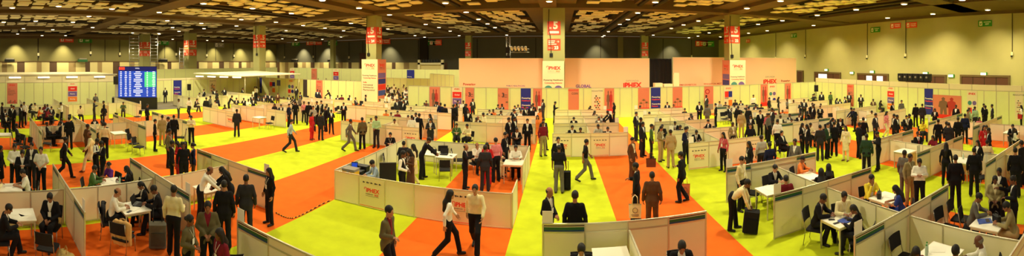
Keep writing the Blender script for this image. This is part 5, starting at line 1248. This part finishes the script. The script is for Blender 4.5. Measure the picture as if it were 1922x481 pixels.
# hanging wall signs
def wall_sign(px, py, side, col, label, w_=1.5, h=.62, txt='EXIT', X=None):
    th = (px-CX)/F
    if side == 'R': x, y, rz = XR-.06, (XR-.06)/math.tan(th), -PI/2
    elif side == 'L': x, y, rz = XL+.2, (XL+.2)/math.tan(th), PI/2
    else: x, y, rz = (YB-.3)*math.tan(th), YB-.3, 0
    z = CAMZ - (py-HY)*math.hypot(x, y)/F
    o = empty('hanging_sign', (x, y, z), rz); thing(o, label, 'sign'); k = 1.0 if side == 'R' else 1.9
    w_, h = w_*k, h*k
    obj('sign_board', MB().box(-w_/2, w_/2, -.03, 0, -h/2, h/2), M[col], o)
    t = MB(); t.box(-w_*.42, -w_*.2, -.034, -.03, -h*.35, h*.35, 0); t.add([(-w_*.38, -.036, -h*.1), (-w_*.24, -.036, h*.2), (-w_*.28, -.036, -h*.25)], [(0, 1, 2)], 1)
    letters(t, txt, w_*.16, -.034, -h*.14, h*.36, 0, .02 if txt == 'TOILETS' else .03, sx=.9); t.box(-w_*.1, w_*.42, -.034, -.03, h*.16, h*.26, 0)
    obj('sign_print', t, [M['ltext'], M[col]], o)
for px, py, s, c, lab, t in ((1490, 67, 'R', 'green', 'green exit sign above the end of the pink wall', 'EXIT'), (1643, 56, 'R', 'green', 'dim green exit sign high on the right wall', 'EXIT'), (1681, 48.5, 'R', 'redw', 'left one of the two red signs on the right wall', 'TOILETS'), (1711, 47, 'R', 'redw', 'right one of the two red signs on the right wall', 'TOILETS'), (1849, 44, 'R', 'green', 'large green exit sign near the right edge', 'EXIT'), (1404, 77, 'R', 'redw', 'red sign beside the right banner pillar', 'TOILETS'),
        (125, 74, 'L', 'redw', 'red hanging sign above the strip-lit stand', 'TOILETS'), (160, 75, 'L', 'green', 'green hanging sign right of a red one at far left', 'EXIT'), (306, 79.5, 'L', 'green', 'green hanging sign right of the scaffold tower', 'EXIT'), (412, 84.5, 'L', 'grey', 'pale grey hanging sign between two bare pillars', 'EXIT'),
        (555, 82, 'B', 'green', 'green hanging sign left of the twin red ones', 'EXIT'), (583, 80.5, 'B', 'redw', 'left one of the twin red signs on the back wall', 'TOILETS'), (596, 80, 'B', 'redw', 'right one of the twin red signs on the back wall', 'TOILETS'), (624, 81, 'B', 'green', 'green hanging sign right of the twin red ones', 'EXIT'), (722, 78, 'B', 'redw', 'red sign peeping out beside the left banner pillar', 'TOILETS'), (806, 80, 'B', 'green', 'green sign beside a red one above the back doors', 'EXIT'), (817, 80, 'B', 'redw', 'red sign beside a green one above the back doors', 'TOILETS'), (1317, 82, 'B', 'redw', 'red sign on the back wall left of the right pillar', 'TOILETS'), (1329, 82.5, 'B', 'green', 'green sign on the back wall left of the right pillar', 'EXIT')):
    wall_sign(px, py, s, c, lab, txt=t)
# drop cables with socket boxes on the walls
def cable(px, z1px, side, lab):
    th = (px-CX)/F
    if side == 'R': x, y = XR-.06, (XR-.06)/math.tan(th)
    elif side == 'L': x, y = XL+.2, (XL+.2)/math.tan(th)
    else: x, y = (YB-.2)*math.tan(th), YB-.2
    z = CAMZ - (z1px-HY)*math.hypot(x, y)/F; k = 1 if side == 'R' else 1.6
    o = empty('drop_cable', (x, y, 0)); thing(o, lab, 'cable'); obj('conduit', MB().tube([(0, 0, z), (0, 0, ZC-.3)], .035*k, 6), M['dark'], o)
    obj('socket_box', MB().boxc((-.05 if side == 'R' else 0, 0, z-.15*k), (.14*k, .22*k, .34*k)), M['cream'], o); obj('plug', MB().boxc((-.1 if side == 'R' else 0, .05, z-.4*k), (.12*k, .16*k, .16*k)), M['black'], o)
for px, p1, s, lab in ((1456, 107, 'R', 'drop cable just right of the right banner pillar'), (1512, 103, 'R', 'drop cable left of the scallop-lit bay on the right wall'), (1628, 104, 'R', 'drop cable below the dim green exit sign'), (1700, 101, 'R', 'drop cable between the two red wall signs'), (1900, 98, 'R', 'drop cable near the right edge of the hall'),
        (72, 100, 'L', 'leftmost drop cable above the strip-lit stand'), (170, 97, 'L', 'drop cable left of a wall joint at far left'), (225, 99, 'L', 'drop cable above the blue screen'), (331, 100, 'L', 'drop cable left of the bare canopy pillar'), (388, 102, 'L', 'drop cable under the pale grey sign'), (439, 103, 'L', 'drop cable left of the tall bare pillar'), (534, 106, 'B', 'drop cable under the leftmost green back-wall sign'), (588, 105, 'B', 'drop cable between the twin red signs'), (655, 106, 'B', 'drop cable left of the brown back door'), (1298, 104, 'B', 'drop cable behind the right pink wall')):
    cable(px, p1, s, lab)
# doors in the side and back walls with lit exit boxes over them
def door(n, side, a, b, ztop, lab, panes=()):
    y0, y1 = (XR/math.tan((a-CX)/F), XR/math.tan((b-CX)/F)); y0, y1 = min(y0, y1), max(y0, y1)
    o = obj(f'door_{n}', MB().box(XR-.10, XR-.02, y0, y1, 0, ztop), M['door']); o['kind'] = 'structure'
    obj('door_frame', MB().box(XR-.16, XR-.02, y0-.2, y0, 0, ztop+.2).box(XR-.16, XR-.02, y1, y1+.2, 0, ztop+.2).box(XR-.16, XR-.02, y0, y1, ztop, ztop+.2), M['beam'], o)
    nn = 4
    for i in range(1, nn): obj('door_joint', MB().box(XR-.12, XR-.10, y0+(y1-y0)*i/nn-.03, y0+(y1-y0)*i/nn+.03, 0, ztop), M['dark'], o)
    for u, v in panes: obj('door_glass', MB().box(XR-.13, XR-.11, y1-(y1-y0)*v, y1-(y1-y0)*u, ztop-1.3, ztop-.1), M['day'], o)
door(1, 'R', 1531, 1577, 3.0, '', ((.15, .5),)); door(2, 'R', 1612, 1666, 3.0, '', ((.3, .5), (.66, .86))); door(3, 'R', 1704, 1774, 3.05, ''); door(4, 'R', 1806, 1893, 3.1, ''); door(5, 'R', 1498, 1507, 3.1, '')
for k, (px, py, lab) in enumerate(((1552, 131.5, 'lit exit box above the first right-wall doors'), (1600, 137, 'lit exit box between the first two right-wall doors'), (1638, 135, 'lit exit box above the second right-wall doors'), (1738, 138, 'lit exit box above the doors behind the lamp row'), (1786, 142.5, 'small lit exit box beside the last right-wall doors'), (1847, 139, 'lit exit box above the last right-wall doors'))):
    y = XR/math.tan((px-CX)/F); z = CAMZ - (py-HY)*math.hypot(XR, y)/F
    o = empty('exit_sign', (XR-.02, y, z), -PI/2); thing(o, lab, 'exit sign'); obj('case', MB().box(-.36, .36, -.12, 0, -.17, .17), M['green'], o); obj('glow_panel', MB().box(-.32, .26, -.13, -.12, -.13, .13), M['day'], o)
obj('door_6', MB().box((YB-.2)*math.tan((675-CX)/F), (YB-.2)*math.tan((689-CX)/F), YB-.2, YB-.05, 0, 6.6), M['door'])['kind'] = 'structure'
db = MB()
x0, x1 = X38(1500), XR
# back-wall stand with a row of openings (pale frame)
r = empty('stage_frame', ((YB-3)*math.tan((784-CX)/F), YB-3, 0)); thing(r, 'pale open stand frame against the back wall', 'stand'); w_ = (YB-3)*(math.tan((832-CX)/F) - math.tan((784-CX)/F))
for k in (0, 1): obj('side_panel', MB().box(k*(w_-.5), k*(w_-.5)+.5, 0, .6, 0, 5.0), M['cream'], r)
obj('header', MB().box(0, w_, 0, .5, 4.0, 4.4), M['cream'], r)
for k in range(6): obj('lamp_head', MB().boxc((1.1+k*(w_-2)/6+.3, -.1, 4.75), (.5, .4, .5)), M['black'], r)
obj('back_board', MB().box(.5, w_-.5, .4, .5, 0, 4.0), M['dadol'], r)
# lighting truss and rigging lamps above the pink wall
Xt = 43*math.tan((954-CX)/F)
r = empty('lighting_truss', (Xt, 43, 0)); thing(r, 'upright lattice truss carrying a bar of lamps above the pink wall', 'truss')
t = MB()
for a, b in ((-.2, -.2), (.2, -.2), (-.2, .2), (.2, .2)): t.tube([(a, b, 0), (a, b, 7.6)], .03, 6)
for k in range(18): z = k*.42; s = 1 if k % 2 else -1; t.tube([(-.2*s, -.2, z), (.2*s, -.2, z+.42)], .018, 5); t.tube([(-.2, .2*s, z), (-.2, -.2*s, z+.42)], .018, 5)
obj('mast', t, M['steel'], r)
t = MB(); 
for z in (5.75, 6.15): 
    for y in (-.2, .2): t.tube([(.3, y, z), (2.5, y, z)], .03, 6)
for k in range(6): t.tube([(.3+.37*k, -.2, 5.75 if k % 2 else 6.15), (.3+.37*(k+1), -.2, 6.15 if k % 2 else 5.75)], .018, 5)
obj('crossbar', t, M['steel'], r)
for k in range(5): 
    h = obj('lamp_head', MB().tube([(.5+.42*k, -.25, 6.0), (.42+.42*k, -.62, 6.35)], [.10, .17], 12), M['white'], r)
for z in (5.6, 6.6): obj('winch', MB().boxc((0, -.3, z-.6), (.5, .3, .7)), M['black'], r)
# scaffold towers by the far left pillar
def scaffold(px, dist, wd, h, lab):
    th = (px-CX)/F; x, y = dist*math.sin(th), dist*math.cos(th)
    o = empty('scaffold_tower', (x, y, 0), math.atan2(-y, -x)+PI/2); thing(o, lab, 'scaffold')
    for sx in (-1, 1):
        for sy in (-1, 1): obj('upright', MB().tube([(sx*wd/2, sy*.6, 0), (sx*wd/2, sy*.6, h)], .05, 6), M['steel'], o)
    m = MB(); z = .8
    while z < h:
        for sy in (-1, 1): m.tube([(-wd/2, sy*.6, z), (wd/2, sy*.6, z)], .04, 5)
        for sx in (-1, 1): m.tube([(sx*wd/2, -.6, z), (sx*wd/2, .6, z)], .04, 5)
        z += .55
    obj('rungs_frame', m, M['steel'], o); obj('deck', MB().box(-wd/2, wd/2, -.55, .55, h-1.2, h-1.1), M['beam'], o)
scaffold(252, 62, 1.6, 9.0, 'metal scaffold tower left of the far left pillar'); scaffold(289, 62, 1.2, 9.0, 'metal scaffold tower right of the far left pillar'); scaffold(341, 63, .7, 7.0, 'narrow scaffold ladder left of the canopy pillar')
# equipment heaps on top of the far partitions
for px, y0_, lab in ((18, 0, 'brown wall box above the cream stand roof'), (155, 0, 'green machine standing on the far left boards'), (306, 0, 'dark machine right of the scaffold tower'), (553, 1, 'black machine on the striped boards left of a pillar'), (622, 1, 'low black machine on the striped boards')):
    th = (px-CX)/F
    x, y = ((XL+.9), (XL+.9)/math.tan(th)) if not y0_ else ((YB-.9)*math.tan(th), YB-.9)
    o = empty('wall_machine', (x, y, 4.56), PI/2 if not y0_ else 0); thing(o, lab, 'machine')
    obj('casing', MB().rbox(-1.0, 1.0, -.35, .35, 0, .5, .08), M['dgreen'] if 'green' in lab else M['black'], o); obj('cover', MB().rbox(-.8, .8, -.3, .3, .5, .75, .06), M['grey'], o)
# pillar sockets
for key, dx, dy, z, lab in ((1040, -.25, -.68, 5.25, 'black socket box on the central pillar'), (705, -.3, -.66, 5.4, 'black socket box on the left banner pillar'), (1375, -.35, -.66, 5.2, 'black socket box on the right banner pillar'), (480, .2, -.66, 5.6, 'socket box on the bare pillar left of the aisle')):
    x, y = COLS[key]; o = empty('socket_box', (x+dx, y+dy, z)); thing(o, lab, 'socket'); obj('casing', MB().box(-.15, .15, -.08, .0, -.15, .18), M['black'], o)
    obj('conduit', MB().tube([(0, -.03, .18), (-.08, -.03, 1.6), (-.25, -.03, 2.6), (-.2, -.03, 4.2)], .03, 6), M['dark'], o)
# ---------------------------------------------------------------- things people carry and things lying about
def luggage(px, py, h, w_, d, col, label, tilt=0, wheels=True):
    x, y = at(px, py, 0); o = empty('rolling_suitcase', (x, y, 0), math.atan2(-y, -x)+PI/2); thing(o, label, 'suitcase')
    b = obj('shell', MB().rbox(-w_/2, w_/2, -d/2, d/2, .05, h, .04), M['cloth'], o, color=col, rot=(0, tilt, 0))
    obj('pocket', MB().rbox(-w_*.4, w_*.4, -d/2-.03, -d/2, h*.2, h*.7, .02), M['cloth'], b, color=tuple(int(c*.8) for c in col)); obj('handle', MB().tube([(-w_*.25, d*.3, h), (-w_*.25, d*.3, h+.35), (w_*.25, d*.3, h+.35), (w_*.25, d*.3, h)], .012, 6), M['black'], b)
    for s in (-1, 1): obj('wheel', MB().tube([(s*w_*.35-.02, 0, .035), (s*w_*.35+.02, 0, .035)], .035, 12), M['black'], o)
luggage(1062, 357, .68, .36, .24, (26, 24, 26), 'black rolling suitcase on the green centre lane')
luggage(1407, 438, .62, .42, .28, (30, 28, 30), 'black rolling suitcase under the hands of the bending person', .12)
luggage(296, 466, .62, .44, .26, (104, 98, 84), 'grey rolling bag behind the standing person in a cream shirt')
luggage(345, 285, .5, .36, .25, (24, 22, 24), 'black bag standing on the lime carpet at left')
luggage(770, 258, .4, .34, .22, (40, 30, 30), 'dark bag on the carpet behind the island booth')
def tote(px, py, z, w_, h, col, label, printed=True):
    x, y = at(px, py, z + h); o = empty('tote_bag', (x, y, z), math.atan2(-y, -x)+PI/2); thing(o, label, 'bag')
    m = MB(); m.add([(-w_*.46, -.07, 0), (w_*.46, -.07, 0), (w_*.5, -.05, h), (-w_*.5, -.05, h), (-w_*.46, .07, 0), (w_*.46, .07, 0), (w_*.5, .05, h), (-w_*.5, .05, h)], [(0, 1, 2, 3), (7, 6, 5, 4), (0, 4, 5, 1), (1, 5, 6, 2), (3, 7, 4, 0)]); obj('bag_body', m, M['cloth'], o, color=col)
    for y_ in (-.05, .05): obj('strap', MB().tube([(-w_*.22, y_, h), (-w_*.18, y_*.6, h+.2), (0, 0, h+.27), (w_*.18, y_*.6, h+.2), (w_*.22, y_, h)], .01, 6), M['cloth'], o, color=col)
    if printed:
        p = MB(); p.tube([(.07*math.cos(a*PI/6), -.066, h*.6+.07*math.sin(a*PI/6)) for a in range(12)], .008, 5, closed=True); p.box(-w_*.3, w_*.3, -.078, -.07, h*.24, h*.28); p.box(-w_*.24, w_*.24, -.078, -.07, h*.15, h*.18); obj('print', p, M['brownp'], o)
tote(1192, 384, .32, .36, .36, (238, 218, 176), 'cream tote bag held by the black suit on the orange lane')
tote(1286, 346, .05, .34, .40, (226, 130, 84), 'orange tote bag held by the person walking toward the green lane')
tote(346, 303, .35, .26, .42, (46, 66, 110), 'blue gift bag between two people at the front left booth')
tote(1402, 408-60, .4, .2, .3, (60, 40, 40), 'brown bag beside the second wordmark counter', False)
tote(1222, 298, .3, .42, .34, (110, 60, 36), 'round brown bag beside the olive figure on the orange lane', False)
tote(1914, 215, .75, .3, .3, (190, 50, 44), 'red bag of the white top person at the right edge', False)
def on_table(i, items):
    tx, ty = TABOBS[i]; z = .7465
    for nm, dx, dy, rz, lab in items:
        cat = nm.split()[0]
        if nm == 'paper':
            o = obj('paper_sheet', MB().box(-.105, .105, -.148, .148, 0, .004), M['paper'], None, (tx+dx, ty+dy, z), rz); thing(o, lab, 'paper')
        elif nm == 'laptop':
            o = empty('laptop', (tx+dx, ty+dy, z), rz); thing(o, lab, 'laptop'); b = obj('keyboard_base', MB().rbox(-.17, .17, -.12, .12, 0, .018, .01), M['black'], o); obj('screen_lid', MB().rbox(-.17, .17, -.006, .006, 0, .22, .004), M['black'], o, (0, .13, .018), rot=(-.25, 0, 0))
        elif nm == 'phone':
            o = obj('smartphone', MB().rbox(-.038, .038, -.078, .078, 0, .009, .01), M['black'], None, (tx+dx, ty+dy, z), rz); thing(o, lab, 'phone')
        elif nm == 'folder':
            o = empty('blue_folder', (tx+dx, ty+dy, z), rz); thing(o, lab, 'folder'); obj('cover', MB().rbox(-.13, .13, -.17, .17, 0, .02, .01), M['blue'], o); obj('label_strip', MB().box(-.1, .1, -.12, -.02, .02, .022), M['ink'], o)
        elif nm == 'bottle':
            o = empty('water_bottle', (tx+dx, ty+dy, z)); thing(o, lab, 'bottle'); obj('bottle_body', MB().tube([(0, 0, 0), (0, 0, .13), (0, 0, .17), (0, 0, .19)], [.032, .032, .015, .013], 12), mat('bottle_plastic', (190, 215, 190), .15), o); obj('cap', MB().cyl((0, 0), .016, .19, .21, 10), M['green'], o)
        elif nm == 'bag':
            o = empty('handbag', (tx+dx, ty+dy, z), rz); thing(o, lab, 'bag'); obj('bag_body', MB().rbox(-.13, .13, -.06, .06, 0, .16, .04), M['black'], o); obj('strap', MB().tube([(-.1, 0, .16), (-.05, 0, .25), (.05, 0, .25), (.1, 0, .16)], .008, 6), M['black'], o)
on_table(0, [('paper', .0, .12, .3, 'upper paper on the far left front table'), ('paper', -.12, -.12, 1.2, 'lower paper on the far left front table'), ('paper', .15, -.05, .8, 'middle paper on the far left front table')])
on_table(1, [('laptop', -.1, .2, 2.4, 'laptop on the table of the white shirt sitter at front left'), ('paper', .12, 0, .4, 'paper beside the laptop at front left'), ('paper', -.05, -.2, 1.3, 'paper at the near edge of the front left table'), ('phone', .25, -.22, .5, 'phone on the near corner of the front left table')])
on_table(2, [('paper', .1, 0, .4, 'paper under the hands of the person leaning over at front left'), ('paper', -.15, .12, 1.0, 'paper at the far side of the leaned-over table'), ('bottle', .28, .2, 0, 'bottle on the leaned-over table at front left')])
on_table(3, [('paper', 0, 0, .3, 'paper on the table at the far left edge'), ('paper', .2, .15, 1.3, 'second paper on the table at the far left edge')])
on_table(4, [('paper', .05, 0, .5, 'paper between the green suit and purple top'), ('paper', -.2, .12, 1.1, 'paper near the green suit sitter'), ('bottle', .24, .24, 0, 'bottle beside the purple top sitter')])
on_table(5, [('paper', -.1, .1, .2, 'paper on the left island table'), ('bag', .18, .05, .3, 'black handbag on the left island table')])
on_table(6, [('laptop', -.15, .1, .1, 'black laptop on the right island table'), ('phone', .2, 0, .9, 'phone on the right island table'), ('paper', .1, -.2, .3, 'paper at the edge of the right island table')])
on_table(7, [('paper', 0, 0, .4, 'paper behind the bald man on the island table'), ('paper', .2, .1, 1, 'second paper behind the bald man')])
on_table(8, [('folder', .02, -.18, PI/2, 'blue folder on the lower right table'), ('phone', -.2, .1, .9, 'phone at the far left corner of the lower right table'), ('paper', .0, .18, .5, 'paper at the far side of the lower right table'), ('phone', -.25, -.12, 1.4, 'phone near the dark suit at the lower right table'), ('paper', .24, .05, 1.2, 'paper at the right of the lower right table')])
on_table(9, [('paper', 0, 0, .3, 'paper on the table right of the bending figure')])
on_table(10, [('paper', .1, 0, .3, 'paper before the yellow shirt sitter'), ('bag', -.15, .15, .6, 'dark pouch before the yellow shirt sitter')])
on_table(11, [('paper', -.1, 0, .3, 'paper between grey suit and khaki shirt'), ('bag', .1, -.15, 1.0, 'black pouch between grey suit and khaki shirt'), ('folder', .0, .12, .6, 'blue folder between grey suit and khaki shirt')])
on_table(12, [('bottle', -.2, .2, 0, 'left bottle on the bottom right table'), ('bottle', -.1, .25, 0, 'right bottle on the bottom right table'), ('paper', .1, .1, .5, 'paper on the bottom right table')])
on_table(14, [('bottle', .2, .1, 0, 'bottle on the table among black suits')]); on_table(17, [('paper', 0, 0, .2, 'paper inside the right end of the island')])
# crates and cases in the corner of the island booth
def case(px, py, z, w_, d, h, mcol, label, hz=0):
    x, y = at(px, py, z+h); o = empty('equipment_case', (x, y, z)); thing(o, label, 'case')
    obj('case_body', MB().rbox(-w_/2, w_/2, -d/2, d/2, 0, h*.8, .02), mcol, o); obj('lid', MB().rbox(-w_/2-.01, w_/2+.01, -d/2-.01, d/2+.01, h*.8, h, .02), mcol, o)
    obj('latch', MB().boxc((0, -d/2-.015, h*.75), (.06, .02, .08)), M['steel'], o); return x, y
r = empty('folding_table', (-6.77, 10.82, 0)); thing(r, 'black topped folding table in the corner of the island booth', 'table')
obj('tabletop', MB().rbox(-.36, .30, -.64, .64, .70, .74, .02), M['black'], r)
for sx in (-1, 1):
    for sy in (-1, 1): obj('leg', MB().tube([(sx*.26-.03, sy*.55, 0), (sx*.26-.03, sy*.55, .70)], .015, 6), M['steel'], r)
for x, y, w_, d, h, mc, lab in ((-6.79, 10.48, .5, .34, .30, M['yellow'], 'yellow equipment crate in the corner of the island booth'), (-6.76, 10.86, .42, .3, .14, M['black'], 'low black case just behind the yellow crate'), (-6.78, 11.22, .5, .26, .22, M['black'], 'taller black case farthest behind the yellow crate')):
    o = empty('equipment_case', (x, y, .745)); thing(o, lab, 'case'); obj('case_body', MB().rbox(-w_/2, w_/2, -d/2, d/2, 0, h*.75, .02), mc, o); obj('lid', MB().rbox(-w_/2-.01, w_/2+.01, -d/2-.01, d/2+.01, h*.75, h, .02), M['black'] if mc is M['black'] else M['grey'], o); obj('latch', MB().boxc((0, -d/2-.02, h*.7), (.07, .02, .07)), M['steel'], o)
o = empty('tablet_screen', (-6.98, 11.02, .745), .4); thing(o, 'small tilted blue screen on the island corner table', 'screen'); obj('panel', MB().rbox(-.12, .12, -.01, .01, .02, .34, .01), M['black'], o, rot=(-.2, 0, 0)); obj('display', MB().box(-.1, .1, -.014, -.01, .05, .31), SB, o, rot=(-.2, 0, 0)); obj('foot', MB().box(-.08, .08, -.05, .08, 0, .02), M['black'], o)
x, y = at(728, 306, 1.35); y = max(y, 10.75); x = y*math.tan((728-CX)/F)
o = empty('display_monitor', (x, y, 0), .5); thing(o, 'black monitor on a stand in the island corner', 'monitor'); obj('bezel', MB().rbox(-.28, .28, -.03, .03, .72, 1.34, .01), M['black'], o); obj('display', MB().box(-.25, .25, .03, .034, .76, 1.3), SN, o); obj('stand', MB().tube([(0, 0, .02), (0, 0, .72)], .025, 8), M['black'], o); obj('foot', MB().cyl((0, 0), .2, 0, .02, 16), M['black'], o)
# striped rope of the lime carpet's edge
pts = [at(*q) for q in ((518, 400.5), (530, 407), (540, 410.5), (550, 411), (566, 405), (585, 395), (605, 384), (626, 375))]
o = empty('barrier_rope', (pts[0][0], pts[0][1], 0)); thing(o, 'yellow and black striped rope lying along the lime carpet edge', 'rope'); ox, oy = pts[0]
P3 = [];
for i in range(len(pts)-1):
    for k in range(5): t = k/5; P3.append((pts[i][0]*(1-t)+pts[i+1][0]*t-ox, pts[i][1]*(1-t)+pts[i+1][1]*t-oy, .018))
obj('rope_core', MB().tube(P3, .014, 6), M['yellow'], o)
for i in range(0, len(P3)-1, 2): obj('black_stripe', MB().tube([P3[i], P3[i+1]], .0165, 6), M['black'], o)
# jacket hung on a chair, bundle on the floor
x, y = at(1060, 1000, 0)
o = obj('tote_bundle', None, None) if False else None
x, y = at(122, 480, .2); m = MB(); m.sm = True
V, Q = surface(lambda P: smin(smin(ell(P, (0, 0, .12), (.24, .18, .13)), ell(P, (.12, .08, .2), (.13, .12, .10)), .06), ell(P, (-.14, -.05, .18), (.12, .12, .10)), .06) + .012*np.sin(P[:, 0]*40)*np.sin(P[:, 1]*37+P[:, 2]*30), (-.35, -.3, 0), (.35, .3, .4), .025); m.add(V.tolist(), Q.tolist())
o = empty('bag_bundle', (x, y, 0)); thing(o, 'crumpled cream bag on the red carpet at bottom left', 'bag'); obj('bag_body', m, M['cloth'], o, color=(226, 196, 120)); obj('strap', MB().tube([(-.1, 0, .28), (-.05, .03, .40), (.08, .03, .40), (.12, 0, .29)], .012, 6), M['cloth'], o, color=(200, 160, 90))

# jackets hung over chair backs
def hung_jacket(px, py, col, label, face):
    x, y = at(px, py, .86); yaw = math.atan2(-y, -x) - PI/2 + math.radians(face)
    def fn(P):
        q = np.abs(P - A3(0, -.02 , .52)) - A3(.17 , .02, .26); d = np.linalg.norm(np.maximum(q, 0), axis=1) + np.minimum(q.max(1), 0) - .04 + .008*np.sin(P[:, 0]*45)
        for s in (-1, 1): d = smin(d, cap(P, (s*.22, 0, .74), (s*.25, -.03, .30), .045, .04), .02)
        return d
    V, Q = surface(fn, (-.35, -.15, .15), (.35, .12, .9), .02); m = MB(); m.sm = True; m.add(V.tolist(), Q.tolist())
    o = empty('hung_jacket', (x, y, 0), yaw); thing(o, label, 'jacket'); obj('jacket_body', m, M['cloth'], o, color=col)
    obj('collar', MB().tube([(-.08, .03, .82), (0, .05, .84), (.08, .03, .82)], .02, 8), M['cloth'], o, color=tuple(int(c*.8) for c in col))
hung_jacket(195, 379, (52, 50, 54), 'grey jacket hung on the chair behind the white shirt sitter', 90)
hung_jacket(229, 411, (226, 178, 110), 'tan striped jacket draped over the chair before the front left table', 150)

o = empty('box_stack', (10.2, 35.5, 0)); thing(o, 'pale stacked crates standing before the black drape', 'crates')
for k, (x, z, w_, h) in enumerate(((-.6, 0, 1.0, 1.4), (.45, 0, 1.0, 1.5), (-.5, 1.4, .8, 1.1), (.5, 1.5, .9, .9), (.1, 2.5, .3, .0))):
    if h: obj('crate', MB().rbox(x-w_/2, x+w_/2, -.4, .4, z, z+h, .03), M['cream'], o)
obj('tall_panel', MB().rbox(1.15, 1.75, -.1, .1, 0, 3.5, .03), M['cream'], o)
